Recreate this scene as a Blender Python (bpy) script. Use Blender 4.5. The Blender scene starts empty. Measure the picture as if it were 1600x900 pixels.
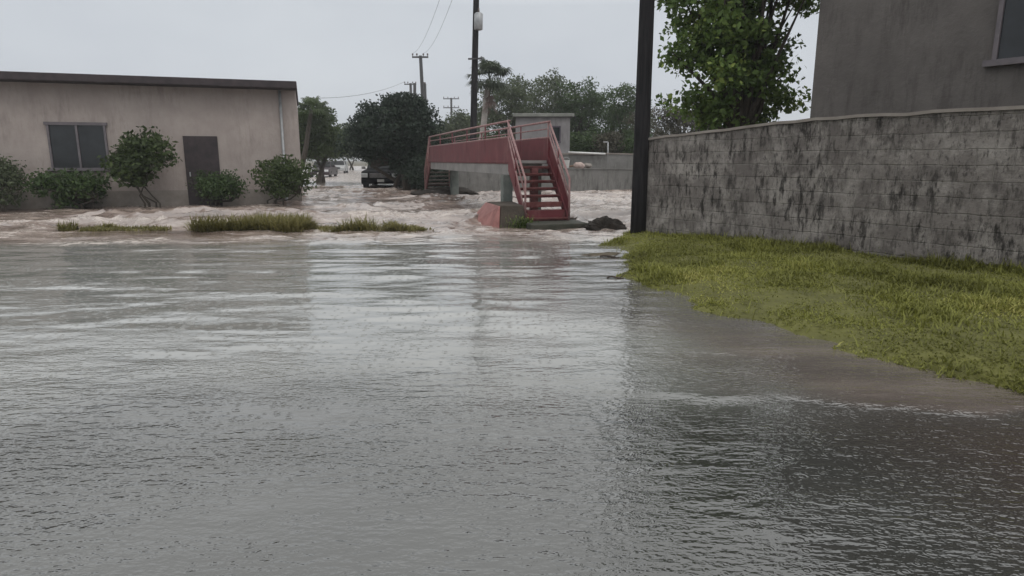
import bpy, bmesh, math, random
import numpy as np
from mathutils import Vector, Matrix
R = math.radians
rng = np.random.default_rng(7)
random.seed(7)
scene = bpy.context.scene
col = scene.collection

# ------------------------------------------------------------------ camera
CAM_Z = 1.45
HAZE = 0.0012
FPX = 1000.0
PITCH = math.atan(0.2)
cam_d = bpy.data.cameras.new('camera')
cam = bpy.data.objects.new('camera', cam_d)
col.objects.link(cam)
cam.location = (0, 0, CAM_Z)
cam.rotation_euler = (R(90) - PITCH, 0, 0)
cam_d.sensor_width = 36
cam_d.lens = 36 * FPX / 1600
cam_d.clip_start = 0.05
cam_d.clip_end = 5000
scene.camera = cam
cp, sp_ = math.cos(PITCH), math.sin(PITCH)

def ray(px, py):
    x = (px - 800) / FPX
    u = (450 - py) / FPX
    return Vector((x, cp + u * sp_, -sp_ + u * cp))

def P(px, py, Y):
    """world point seen at photo position px,py at distance Y in front"""
    d = ray(px, py)
    return Vector((0, 0, CAM_Z)) + d * (Y / d.y)

def G(px, py, z=0.0):
    d = ray(px, py)
    return Vector((0, 0, CAM_Z)) + d * ((z - CAM_Z) / d.z)

# ------------------------------------------------------------------ noise (numpy)
def _hash(ix, iy, seed):
    h = (ix.astype(np.int64) * 374761393 + iy.astype(np.int64) * 668265263 + seed * 1442695041) & 0xffffffff
    h = ((h ^ (h >> 13)) * 1274126177) & 0xffffffff
    h = h ^ (h >> 16)
    return (h & 0xffff) / 65535.0

def vnoise(x, y, seed=0):
    x = np.asarray(x, float); y = np.asarray(y, float)
    ix = np.floor(x); iy = np.floor(y)
    fx = x - ix; fy = y - iy
    fx = fx * fx * fx * (fx * (fx * 6 - 15) + 10); fy = fy * fy * fy * (fy * (fy * 6 - 15) + 10)
    a = _hash(ix, iy, seed); b = _hash(ix + 1, iy, seed)
    c = _hash(ix, iy + 1, seed); d = _hash(ix + 1, iy + 1, seed)
    return (a * (1 - fx) + b * fx) * (1 - fy) + (c * (1 - fx) + d * fx) * fy

def fbm(x, y, seed=0, octv=4, gain=0.5):
    s = 0; a = 1; t = 0
    for i in range(octv):
        s = s + a * vnoise(x, y, seed + i * 17); t += a
        x = x * 2.03 + 3.1; y = y * 2.03 + 1.7; a *= gain
    return s / t

def sstep(a, b, x):
    t = np.clip((x - a) / (b - a), 0, 1)
    return t * t * (3 - 2 * t)

# ------------------------------------------------------------------ materials
def nodes_of(name):
    m = bpy.data.materials.new(name)
    m.use_nodes = True
    nt = m.node_tree
    return m, nt, nt.nodes['Principled BSDF']

def lnk(nt, a, b):
    nt.links.new(a, b)

def ramp(nt, fac, stops):
    r = nt.nodes.new('ShaderNodeValToRGB')
    els = r.color_ramp.elements
    while len(els) < len(stops):
        els.new(0.5)
    for e, (p, c) in zip(els, stops):
        e.position = p
        e.color = (*c, 1) if len(c) == 3 else c
    lnk(nt, fac, r.inputs['Fac'])
    return r.outputs['Color']

def noise_node(nt, scale, detail=4, rough=0.6, stretch=(1, 1, 1), coord='Object', rot=(0, 0, 0)):
    tc = nt.nodes.new('ShaderNodeTexCoord')
    mp = nt.nodes.new('ShaderNodeMapping')
    mp.inputs['Scale'].default_value = stretch
    mp.inputs['Rotation'].default_value = rot
    lnk(nt, tc.outputs[coord], mp.inputs['Vector'])
    n = nt.nodes.new('ShaderNodeTexNoise')
    n.inputs['Scale'].default_value = scale
    n.inputs['Detail'].default_value = detail
    n.inputs['Roughness'].default_value = rough
    lnk(nt, mp.outputs['Vector'], n.inputs['Vector'])
    return n.outputs['Fac']

def add_bump(nt, b, h, strength, dist=0.02):
    bp = nt.nodes.new('ShaderNodeBump')
    bp.inputs['Strength'].default_value = strength
    bp.inputs['Distance'].default_value = dist
    lnk(nt, h, bp.inputs['Height'])
    lnk(nt, bp.outputs['Normal'], b.inputs['Normal'])
    return bp

def M_noise(name, c1, c2, scale=6, rough=0.7, metallic=0.0, bump=0.2, stretch=(1, 1, 1), lo=0.35, hi=0.68, c3=None, detail=5, dist=0.01, spec=None):
    m, nt, b = nodes_of(name)
    f = noise_node(nt, scale, detail, 0.62, stretch)
    stops = [(lo, c1), (hi, c2)]
    if c3:
        stops = [(lo, c1), ((lo + hi) / 2, c3), (hi, c2)]
    lnk(nt, ramp(nt, f, stops), b.inputs['Base Color'])
    b.inputs['Roughness'].default_value = rough
    b.inputs['Metallic'].default_value = metallic
    if spec is not None:
        b.inputs['Specular IOR Level'].default_value = spec
    if bump:
        f2 = noise_node(nt, scale * 4, 5, 0.6, stretch)
        add_bump(nt, b, f2, bump, dist)
    return m

def M_leaf(name, dark, light, tip=None):
    """leaf colours vary from leaf to leaf by a per-leaf random value"""
    m, nt, b = nodes_of(name)
    at = nt.nodes.new('ShaderNodeAttribute'); at.attribute_name = 'leaf_rand'
    c = ramp(nt, at.outputs['Fac'], [(0.0, dark), (0.7, light), (1.0, tip or light)])
    lnk(nt, c, b.inputs['Base Color'])
    b.inputs['Roughness'].default_value = 0.55
    b.inputs['Specular IOR Level'].default_value = 0.3
    tr = nt.nodes.new('ShaderNodeBsdfTranslucent')
    lnk(nt, c, tr.inputs['Color'])
    mx = nt.nodes.new('ShaderNodeMixShader'); mx.inputs['Fac'].default_value = 0.3
    lnk(nt, b.outputs['BSDF'], mx.inputs[1]); lnk(nt, tr.outputs['BSDF'], mx.inputs[2])
    lnk(nt, mx.outputs['Shader'], nt.nodes['Material Output'].inputs['Surface'])
    return m

def M_glass_dark(name, c=(0.012, 0.014, 0.016)):
    m, nt, b = nodes_of(name)
    f = noise_node(nt, 3, 3)
    lnk(nt, ramp(nt, f, [(0.3, c), (0.7, tuple(v * 1.8 for v in c))]), b.inputs['Base Color'])
    b.inputs['Roughness'].default_value = 0.08
    return m

def M_stain_wall(name, base, dark, pale, block=None, streak=2.2, streak_amt=0.75):
    """rendered / block masonry with vertical run-off stains"""
    m, nt, b = nodes_of(name)
    n1 = noise_node(nt, 1.3, 6, 0.65)
    c = ramp(nt, n1, [(0.35, base), (0.66, pale)])
    st = noise_node(nt, streak, 6, 0.72, (3.2, 3.2, 0.55))
    st2 = ramp(nt, st, [(0.47, (0, 0, 0)), (0.63, (1, 1, 1))])
    pt = noise_node(nt, 0.9, 3, 0.5)
    pt2 = ramp(nt, pt, [(0.38, (0, 0, 0)), (0.6, (streak_amt,) * 3)])
    mu = nt.nodes.new('ShaderNodeMath'); mu.operation = 'MULTIPLY'
    lnk(nt, st2, mu.inputs[0]); lnk(nt, pt2, mu.inputs[1])
    mx = nt.nodes.new('ShaderNodeMix'); mx.data_type = 'RGBA'
    lnk(nt, mu.outputs[0], mx.inputs['Factor'])
    lnk(nt, c, mx.inputs['A']); mx.inputs['B'].default_value = (*dark, 1)
    lnk(nt, mx.outputs['Result'], b.inputs['Base Color'])
    b.inputs['Roughness'].default_value = 0.9
    b.inputs['Specular IOR Level'].default_value = 0.2
    add_bump(nt, b, noise_node(nt, 9, 6, 0.7), 0.6, 0.03)
    return m

def M_worn(name, c1, c2, rust, faded):
    m, nt, b = nodes_of(name)
    c = ramp(nt, noise_node(nt, 1.6, 5, 0.6), [(.35, c1), (.66, c2)])
    def over(c, fac, colr):
        mx = nt.nodes.new('ShaderNodeMix'); mx.data_type = 'RGBA'
        lnk(nt, fac, mx.inputs['Factor']); lnk(nt, c, mx.inputs['A']); mx.inputs['B'].default_value = (*colr, 1)
        return mx.outputs['Result']
    c = over(c, ramp(nt, noise_node(nt, 2.3, 6, .7, (1, 1, .35)), [(.52, (0, 0, 0)), (.68, (.6, .6, .6))]), faded)
    c = over(c, ramp(nt, noise_node(nt, 5.5, 7, .75, (1.2, 1.2, .5)), [(.57, (0, 0, 0)), (.66, (.85, .85, .85))]), rust)
    lnk(nt, c, b.inputs['Base Color']); b.inputs['Roughness'].default_value = .55
    add_bump(nt, b, noise_node(nt, 14, 5, .7), .25, .01)
    return m

def M_masonry(name):
    m, nt, b = nodes_of(name)
    tc = nt.nodes.new('ShaderNodeTexCoord'); mp = nt.nodes.new('ShaderNodeMapping')
    ang = math.atan2(-.78, .62)
    mp.inputs['Rotation'].default_value = (R(90), 0, 0)
    mp0 = nt.nodes.new('ShaderNodeMapping'); mp0.inputs['Rotation'].default_value = (0, 0, -ang)
    lnk(nt, tc.outputs['Object'], mp0.inputs['Vector'])
    sp = nt.nodes.new('ShaderNodeSeparateXYZ'); lnk(nt, mp0.outputs['Vector'], sp.inputs[0])
    cb = nt.nodes.new('ShaderNodeCombineXYZ'); lnk(nt, sp.outputs['X'], cb.inputs['X']); lnk(nt, sp.outputs['Z'], cb.inputs['Y'])
    bk = nt.nodes.new('ShaderNodeTexBrick')
    bk.inputs['Scale'].default_value = 1.0; bk.inputs['Brick Width'].default_value = .40; bk.inputs['Row Height'].default_value = .20
    bk.inputs['Mortar Size'].default_value = .012; bk.inputs['Mortar Smooth'].default_value = .6
    bk.inputs['Color1'].default_value = (.21, .19, .177, 1); bk.inputs['Color2'].default_value = (.145, .13, .122, 1); bk.inputs['Mortar'].default_value = (.20, .185, .17, 1)
    jit = nt.nodes.new('ShaderNodeTexNoise'); jit.inputs['Scale'].default_value = 4; jit.inputs['Detail'].default_value = 3
    lnk(nt, tc.outputs['Object'], jit.inputs['Vector'])
    vm = nt.nodes.new('ShaderNodeVectorMath'); vm.operation = 'MULTIPLY_ADD'
    lnk(nt, jit.outputs['Color'], vm.inputs[0]); vm.inputs[1].default_value = (.05, .04, 0); lnk(nt, cb.outputs[0], vm.inputs[2])
    lnk(nt, vm.outputs[0], bk.inputs['Vector'])
    def over(c, fac, colr):
        mx = nt.nodes.new('ShaderNodeMix'); mx.data_type = 'RGBA'
        lnk(nt, fac, mx.inputs['Factor']); lnk(nt, c, mx.inputs['A']); mx.inputs['B'].default_value = (*colr, 1)
        return mx.outputs['Result']
    def mul(a, c):
        n_ = nt.nodes.new('ShaderNodeMath'); n_.operation = 'MULTIPLY'; lnk(nt, a, n_.inputs[0]); lnk(nt, c, n_.inputs[1]); return n_.outputs[0]
    c = over(bk.outputs['Color'], ramp(nt, noise_node(nt, 2.1, 6, .7), [(.46, (0, 0, 0)), (.64, (.8, .8, .8))]), (.37, .345, .32))
    st = ramp(nt, noise_node(nt, 4.2, 7, .74, (2.8, 2.8, .8)), [(.49, (0, 0, 0)), (.60, (.95, .95, .95))])
    c = over(c, mul(st, ramp(nt, noise_node(nt, .9, 3, .5), [(.36, (.1, .1, .1)), (.52, (1, 1, 1))])), (.032, .029, .027))
    st2 = ramp(nt, noise_node(nt, 9, 5, .75, (2.2, 2.2, 1.0)), [(.54, (0, 0, 0)), (.64, (.8, .8, .8))])
    c = over(c, st2, (.06, .054, .05))
    gm = ramp(nt, sp.outputs['Z'], [(0.0, (.75, .75, .75)), (.28, (0, 0, 0))])
    c = over(c, mul(gm, ramp(nt, noise_node(nt, 3, 4, .6), [(.4, (0, 0, 0)), (.6, (1, 1, 1))])), (.055, .058, .035))
    lnk(nt, c, b.inputs['Base Color']); b.inputs['Roughness'].default_value = .92; b.inputs['Specular IOR Level'].default_value = .2
    inv = nt.nodes.new('ShaderNodeMath'); inv.operation = 'MULTIPLY_ADD'; lnk(nt, bk.outputs['Fac'], inv.inputs[0]); inv.inputs[1].default_value = -.5
    lnk(nt, noise_node(nt, 11, 6, .75), inv.inputs[2])
    add_bump(nt, b, inv.outputs[0], .9, .035)
    return m

MAT = {}
MAT['red'] = M_worn('worn red paint', (0.115, 0.020, 0.027), (0.165, 0.034, 0.041), (0.085, 0.045, 0.035), (0.21, 0.085, 0.085))
MAT['red_old'] = M_noise('red paint', (0.120, 0.023, 0.030), (0.165, 0.036, 0.043), 2.2, 0.5, 0, 0.12, c3=(0.14, 0.028, 0.035))
MAT['red_dark'] = M_noise('rusty red tread', (0.105, 0.026, 0.027), (0.20, 0.075, 0.07), 7, 0.65, 0.2, 0.3)
MAT['tread'] = M_noise('worn tread plate', (0.10, 0.06, 0.055), (0.24, 0.19, 0.18), 5, 0.6, 0.2, 0.3)
MAT['rail'] = M_noise('faded pink rail paint', (0.25, 0.125, 0.125), (0.36, 0.235, 0.225), 9, 0.55, 0.1, 0.15)
MAT['concrete'] = M_noise('weathered concrete', (0.21, 0.205, 0.20), (0.31, 0.30, 0.29), 1.8, 0.9, 0, 0.35, dist=0.02)
MAT['concrete_green'] = M_noise('mossy concrete', (0.10, 0.12, 0.11), (0.19, 0.205, 0.19), 2.5, 0.9, 0, 0.35, dist=0.02)
MAT['plinth'] = M_noise('muddy plinth', (0.035, 0.027, 0.020), (0.075, 0.058, 0.043), 3, 0.85, 0, 0.5, dist=0.03)
MAT['plinth_red'] = M_noise('washed red paint', (0.20, 0.075, 0.066), (0.36, 0.16, 0.145), 3.5, 0.6, 0, 0.3)
MAT['moss_stone'] = M_noise('wet mossy slab', (0.025, 0.030, 0.020), (0.06, 0.055, 0.042), 5, 0.8, 0, 0.5)
MAT['moss'] = M_noise('moss', (0.015, 0.03, 0.012), (0.04, 0.075, 0.02), 9, 0.9, 0, 0.6)
MAT['wood_dark'] = M_noise('creosoted wood', (0.010, 0.0095, 0.011), (0.030, 0.028, 0.030), 4, 0.8, 0, 0.6, (6, 6, 0.35), dist=0.02, spec=.15)
MAT['wood_far'] = M_noise('grey pole wood', (0.035, 0.033, 0.036), (0.07, 0.068, 0.07), 4, 0.85, 0, 0.3, (6, 6, 0.35))
MAT['metal_grey'] = M_noise('galvanised steel', (0.30, 0.31, 0.32), (0.46, 0.47, 0.48), 5, 0.5, 0.4, 0.1)
MAT['insul'] = M_noise('brown porcelain', (0.06, 0.04, 0.035), (0.10, 0.075, 0.06), 6, 0.3, 0, 0)
MAT['wire'] = M_noise('black cable', (0.02, 0.02, 0.022), (0.05, 0.05, 0.055), 6, 0.6, 0, 0)
MAT['grey_wall'] = M_stain_wall('grey block wall', (0.17, 0.168, 0.16), (0.075, 0.073, 0.068), (0.24, 0.235, 0.225))
MAT['rubble'] = M_stain_wall('stained rubble wall', (0.165, 0.148, 0.138), (0.038, 0.034, 0.032), (0.30, 0.275, 0.255), streak=3.6, streak_amt=1.0)
MAT['cap'] = M_noise('pale mortar cap', (0.20, 0.175, 0.155), (0.29, 0.26, 0.235), 3, 0.9, 0, 0.4)
MAT['hut'] = M_stain_wall('hut plaster', (0.21, 0.20, 0.205), (0.11, 0.10, 0.10), (0.27, 0.26, 0.262), streak_amt=0.4)
MAT['hut_roof'] = M_noise('hut roof slab', (0.16, 0.165, 0.15), (0.26, 0.265, 0.24), 3, 0.9, 0, 0.3)
MAT['house_pale'] = M_stain_wall('pale pinkish plaster', (0.33, 0.285, 0.265), (0.20, 0.17, 0.155), (0.40, 0.35, 0.325), streak_amt=0.45)
MAT['house_brown'] = M_stain_wall('grey brown plaster', (0.115, 0.105, 0.10), (0.06, 0.053, 0.05), (0.15, 0.137, 0.13), streak_amt=0.5)
MAT['eave'] = M_noise('dark eave', (0.03, 0.024, 0.027), (0.055, 0.042, 0.045), 4, 0.85, 0, 0.3)
MAT['glass'] = M_glass_dark('dark window glass')
MAT['car_glass'] = M_noise('dark car glass', (0.006, 0.007, 0.008), (0.012, 0.013, 0.014), 3, 0.35, 0, 0, spec=.25)
MAT['frame'] = M_noise('window frame paint', (0.10, 0.09, 0.10), (0.15, 0.13, 0.14), 6, 0.6, 0, 0.1)
MAT['purple'] = M_noise('dark shutter', (0.045, 0.035, 0.055), (0.08, 0.06, 0.085), 6, 0.6, 0, 0.1)
MAT['black_paint'] = M_noise('black car paint', (0.005, 0.005, 0.006), (0.010, 0.010, 0.011), 1.5, 0.75, 0.0, 0, spec=0.08)
MAT['dark_paint'] = M_noise('dark maroon car paint', (0.025, 0.014, 0.018), (0.04, 0.022, 0.027), 1.5, 0.28, 0.0, 0)
MAT['silver_paint'] = M_noise('silver car paint', (0.40, 0.40, 0.40), (0.48, 0.48, 0.48), 1.5, 0.3, 0.3, 0)
MAT['tyre'] = M_noise('tyre rubber', (0.012, 0.012, 0.012), (0.025, 0.024, 0.023), 8, 0.9, 0, 0.3)
MAT['rim'] = M_noise('alloy rim', (0.22, 0.22, 0.22), (0.35, 0.35, 0.35), 6, 0.4, 0.6, 0)
MAT['chrome'] = M_noise('dull chrome', (0.30, 0.30, 0.30), (0.45, 0.45, 0.45), 4, 0.3, 0.8, 0)
MAT['lens'] = M_noise('headlight lens', (0.55, 0.56, 0.56), (0.75, 0.76, 0.76), 5, 0.12, 0.0, 0)
MAT['white'] = M_noise('white plastic', (0.62, 0.62, 0.60), (0.76, 0.76, 0.74), 4, 0.5, 0, 0.05)
MAT['plate'] = M_noise('plate white', (0.55, 0.55, 0.53), (0.65, 0.65, 0.62), 8, 0.5, 0, 0)
MAT['soil'] = M_noise('wet dark soil', (0.018, 0.014, 0.011), (0.05, 0.04, 0.032), 8, 0.8, 0, 0.8, dist=0.05)
MAT['mud'] = M_noise('brown mud', (0.07, 0.055, 0.035), (0.14, 0.115, 0.075), 3, 0.85, 0, 0.5, dist=0.03)
MAT['ground'] = M_noise('earth', (0.10, 0.085, 0.06), (0.17, 0.15, 0.10), 0.6, 0.95, 0, 0.5, dist=0.05)
MAT['bark'] = M_noise('bark', (0.035, 0.028, 0.022), (0.085, 0.07, 0.055), 5, 0.95, 0, 0.7, (5, 5, 0.8), dist=0.03)
MAT['bark_pale'] = M_noise('pale palm bark', (0.30, 0.27, 0.25), (0.48, 0.44, 0.41), 5, 0.95, 0, 0.5, (1, 1, 6), dist=0.03)
MAT['dead_frond'] = M_leaf('dead fronds', (0.12, 0.085, 0.072), (0.21, 0.15, 0.13), (0.30, 0.22, 0.20))
MAT['orange'] = M_noise('rusty sheet', (0.13, 0.065, 0.03), (0.22, 0.12, 0.06), 5, 0.8, 0.1, 0.3)
MAT['sack'] = M_noise('pale sack', (0.38, 0.28, 0.25), (0.54, 0.43, 0.39), 6, 0.8, 0, 0.5)
MAT['twig'] = M_noise('wet driftwood', (0.03, 0.022, 0.016), (0.07, 0.052, 0.038), 9, 0.8, 0, 0.5)
MAT['leaf_dark'] = M_leaf('dark leaves', (0.011, 0.018, 0.014), (0.036, 0.056, 0.038), (0.072, 0.098, 0.062))
MAT['leaf_olive'] = M_leaf('olive leaves', (0.030, 0.046, 0.016), (0.066, 0.095, 0.032), (0.105, 0.14, 0.050))
MAT['leaf_mesq'] = M_leaf('mesquite leaves', (0.060, 0.076, 0.042), (0.105, 0.130, 0.070), (0.155, 0.185, 0.105))
MAT['leaf_mesq_b'] = M_leaf('mesquite leaves deep', (0.038, 0.060, 0.022), (0.066, 0.108, 0.038), (0.105, 0.150, 0.055))
MAT['leaf_brown'] = M_leaf('dry brown scrub', (0.055, 0.050, 0.036), (0.095, 0.088, 0.062), (0.13, 0.12, 0.085))
MAT['leaf_fresh'] = M_leaf('fresh green leaves', (0.034, 0.064, 0.018), (0.13, 0.20, 0.050), (0.30, 0.36, 0.090))
MAT['leaf_palm'] = M_leaf('palm leaves', (0.040, 0.052, 0.034), (0.070, 0.088, 0.056), (0.09, 0.11, 0.07))
MAT['grass'] = M_leaf('grass blades', (0.15, 0.155, 0.036), (0.27, 0.28, 0.064), (0.42, 0.39, 0.13))
MAT['grass_wet'] = M_leaf('flattened wet grass', (0.12, 0.11, 0.035), (0.23, 0.21, 0.075), (0.36, 0.32, 0.16))
MAT['turf'] = M_noise('turf soil', (0.085, 0.085, 0.024), (0.15, 0.15, 0.04), 3, 0.95, 0, 0.6, dist=0.03)

def M_water():
    m, nt, b = nodes_of('flood water')
    fo = nt.nodes.new('ShaderNodeAttribute'); fo.attribute_name = 'foam_glare'
    tu = nt.nodes.new('ShaderNodeAttribute'); tu.attribute_name = 'turb'
    mu = nt.nodes.new('ShaderNodeAttribute'); mu.attribute_name = 'muddy'
    # asphalt seen through a thin sheet of water: grey with worn patches and grit
    n1 = noise_node(nt, 0.45, 5, 0.6)
    thin = ramp(nt, n1, [(0.3, (0.026, 0.027, 0.024)), (0.7, (0.050, 0.051, 0.046))])
    gr = noise_node(nt, 60, 4, 0.8)
    grc = ramp(nt, gr, [(0.34, (0.7, 0.7, 0.7)), (0.5, (1, 1, 1)), (0.66, (1.0, 1.0, 1.0)), (0.78, (2.2, 2.2, 2.2))])
    mg = nt.nodes.new('ShaderNodeMix'); mg.data_type = 'RGBA'; mg.blend_type = 'MULTIPLY'
    mg.inputs['Factor'].default_value = 1
    lnk(nt, thin, mg.inputs['A']); lnk(nt, grc, mg.inputs['B'])
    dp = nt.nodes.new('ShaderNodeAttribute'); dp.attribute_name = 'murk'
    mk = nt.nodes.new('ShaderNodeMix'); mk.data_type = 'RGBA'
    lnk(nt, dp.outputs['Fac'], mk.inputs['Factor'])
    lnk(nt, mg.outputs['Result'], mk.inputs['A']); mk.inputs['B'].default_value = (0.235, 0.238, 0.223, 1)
    mm = nt.nodes.new('ShaderNodeMix'); mm.data_type = 'RGBA'
    lnk(nt, mu.outputs['Fac'], mm.inputs['Factor'])
    lnk(nt, mk.outputs['Result'], mm.inputs['A']); mm.inputs['B'].default_value = (0.050, 0.037, 0.031, 1)
    n2 = noise_node(nt, 1.5, 7, 0.72, (0.33, 1.3, 1), rot=(0, 0, .15))
    silt = ramp(nt, n2, [(0.36, (0.105, 0.074, 0.061)), (0.50, (0.235, 0.176, 0.150)), (0.66, (0.40, 0.325, 0.28))])
    mx = nt.nodes.new('ShaderNodeMix'); mx.data_type = 'RGBA'
    lnk(nt, tu.outputs['Fac'], mx.inputs['Factor'])
    lnk(nt, mm.outputs['Result'], mx.inputs['A']); lnk(nt, silt, mx.inputs['B'])
    # foam, and the sky reflection painted pale on the far street
    nf = noise_node(nt, 9, 5, 0.7, (0.6, 1, 1))
    nfr = ramp(nt, nf, [(0.36, (0.0, 0.0, 0.0)), (0.62, (1, 1, 1))])
    fm = nt.nodes.new('ShaderNodeMath'); fm.operation = 'MULTIPLY'; fm.use_clamp = True
    lnk(nt, fo.outputs['Fac'], fm.inputs[0]); lnk(nt, nfr, fm.inputs[1])
    mf = nt.nodes.new('ShaderNodeMix'); mf.data_type = 'RGBA'
    lnk(nt, fm.outputs[0], mf.inputs['Factor'])
    lnk(nt, mx.outputs['Result'], mf.inputs['A']); mf.inputs['B'].default_value = (0.55, 0.475, 0.42, 1)
    lnk(nt, mf.outputs['Result'], b.inputs['Base Color'])
    rr = nt.nodes.new('ShaderNodeMath'); rr.operation = 'MULTIPLY_ADD'
    lnk(nt, fm.outputs[0], rr.inputs[0]); rr.inputs[1].default_value = 0.5; rr.inputs[2].default_value = 0.03
    lnk(nt, rr.outputs[0], b.inputs['Roughness'])
    b.inputs['IOR'].default_value = 2.35
    # wind and current ripples at several sizes, longer across than along; raindrop chop near us
    w0 = noise_node(nt, 1.1, 3, 0.5, (0.40, 1.0, 1), rot=(0, 0, 0.08))
    w1 = noise_node(nt, 4.2, 3, 0.5, (0.40, 1.3, 1), rot=(0, 0, 0.10))
    w2 = noise_node(nt, 13, 3, 0.5, (0.50, 1.2, 1), rot=(0, 0, -0.12))
    w3 = noise_node(nt, 34, 2, 0.5, (0.60, 1.1, 1), rot=(0, 0, 0.2))
    def fmath(op, a_, b_):
        n_ = nt.nodes.new('ShaderNodeMath'); n_.operation = op
        for i_, v_ in enumerate((a_, b_)):
            if isinstance(v_, (int, float)): n_.inputs[i_].default_value = v_
            else: lnk(nt, v_, n_.inputs[i_])
        return n_.outputs[0]
    ch = nt.nodes.new('ShaderNodeAttribute'); ch.attribute_name = 'chop'
    def patch(scale, lo, hi, st=(0.5, 1, 1)):
        return ramp(nt, noise_node(nt, scale, 3, 0.55, st), [(lo, (0.12,) * 3), (hi, (1,) * 3)])
    hsum = fmath('MULTIPLY', w0, 0.022)
    hsum = fmath('ADD', hsum, fmath('MULTIPLY', fmath('MULTIPLY', w1, patch(0.55, .42, .62)), 0.012))
    fine = fmath('ADD', fmath('MULTIPLY', fmath('MULTIPLY', w2, patch(0.9, .38, .58)), 0.0135),
                 fmath('MULTIPLY', fmath('MULTIPLY', w3, patch(1.3, .36, .60)), 0.0085))
    hsum = fmath('ADD', hsum, fmath('MULTIPLY', fine, ch.outputs['Fac']))
    # rings left by raindrops: one per cell, only in some cells
    for sc_, lo_, amp_ in ((8.0, .70, .00075), (14.0, .60, .00055)):
        tcv = nt.nodes.new('ShaderNodeTexCoord')
        vo = nt.nodes.new('ShaderNodeTexVoronoi'); vo.voronoi_dimensions = '2D'; vo.inputs['Scale'].default_value = sc_
        lnk(nt, tcv.outputs['Object'], vo.inputs['Vector'])
        dist = fmath('MULTIPLY', vo.outputs['Distance'], 30.0)
        ring = fmath('SINE', dist, 0)
        fall = ramp(nt, vo.outputs['Distance'], [(0.0, (1, 1, 1)), (.25, (.5, .5, .5)), (.40, (0, 0, 0))])
        sepc = nt.nodes.new('ShaderNodeSeparateColor'); lnk(nt, vo.outputs['Color'], sepc.inputs[0])
        on = fmath('GREATER_THAN', sepc.outputs[0], lo_)
        hsum = fmath('ADD', hsum, fmath('MULTIPLY', fmath('MULTIPLY', fmath('MULTIPLY', ring, fall), on), amp_))
    add_bump(nt, b, hsum, 1.0, 1.0)
    return m
MAT['water'] = M_water()
MAT['masonry'] = M_masonry('stained block masonry')

# ------------------------------------------------------------------ object helpers
def setp(o, label=None, cat=None, group=None, kind=None):
    if label: o['label'] = label
    if cat: o['category'] = cat
    if group: o['group'] = group
    if kind: o['kind'] = kind
    return o

def empty(name, loc, label, cat, group=None, rz=0):
    o = bpy.data.objects.new(name, None)
    o.location = loc
    o.rotation_euler = (0, 0, rz)
    o.empty_display_size = 0.2
    col.objects.link(o)
    return setp(o, label, cat, group)

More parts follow.
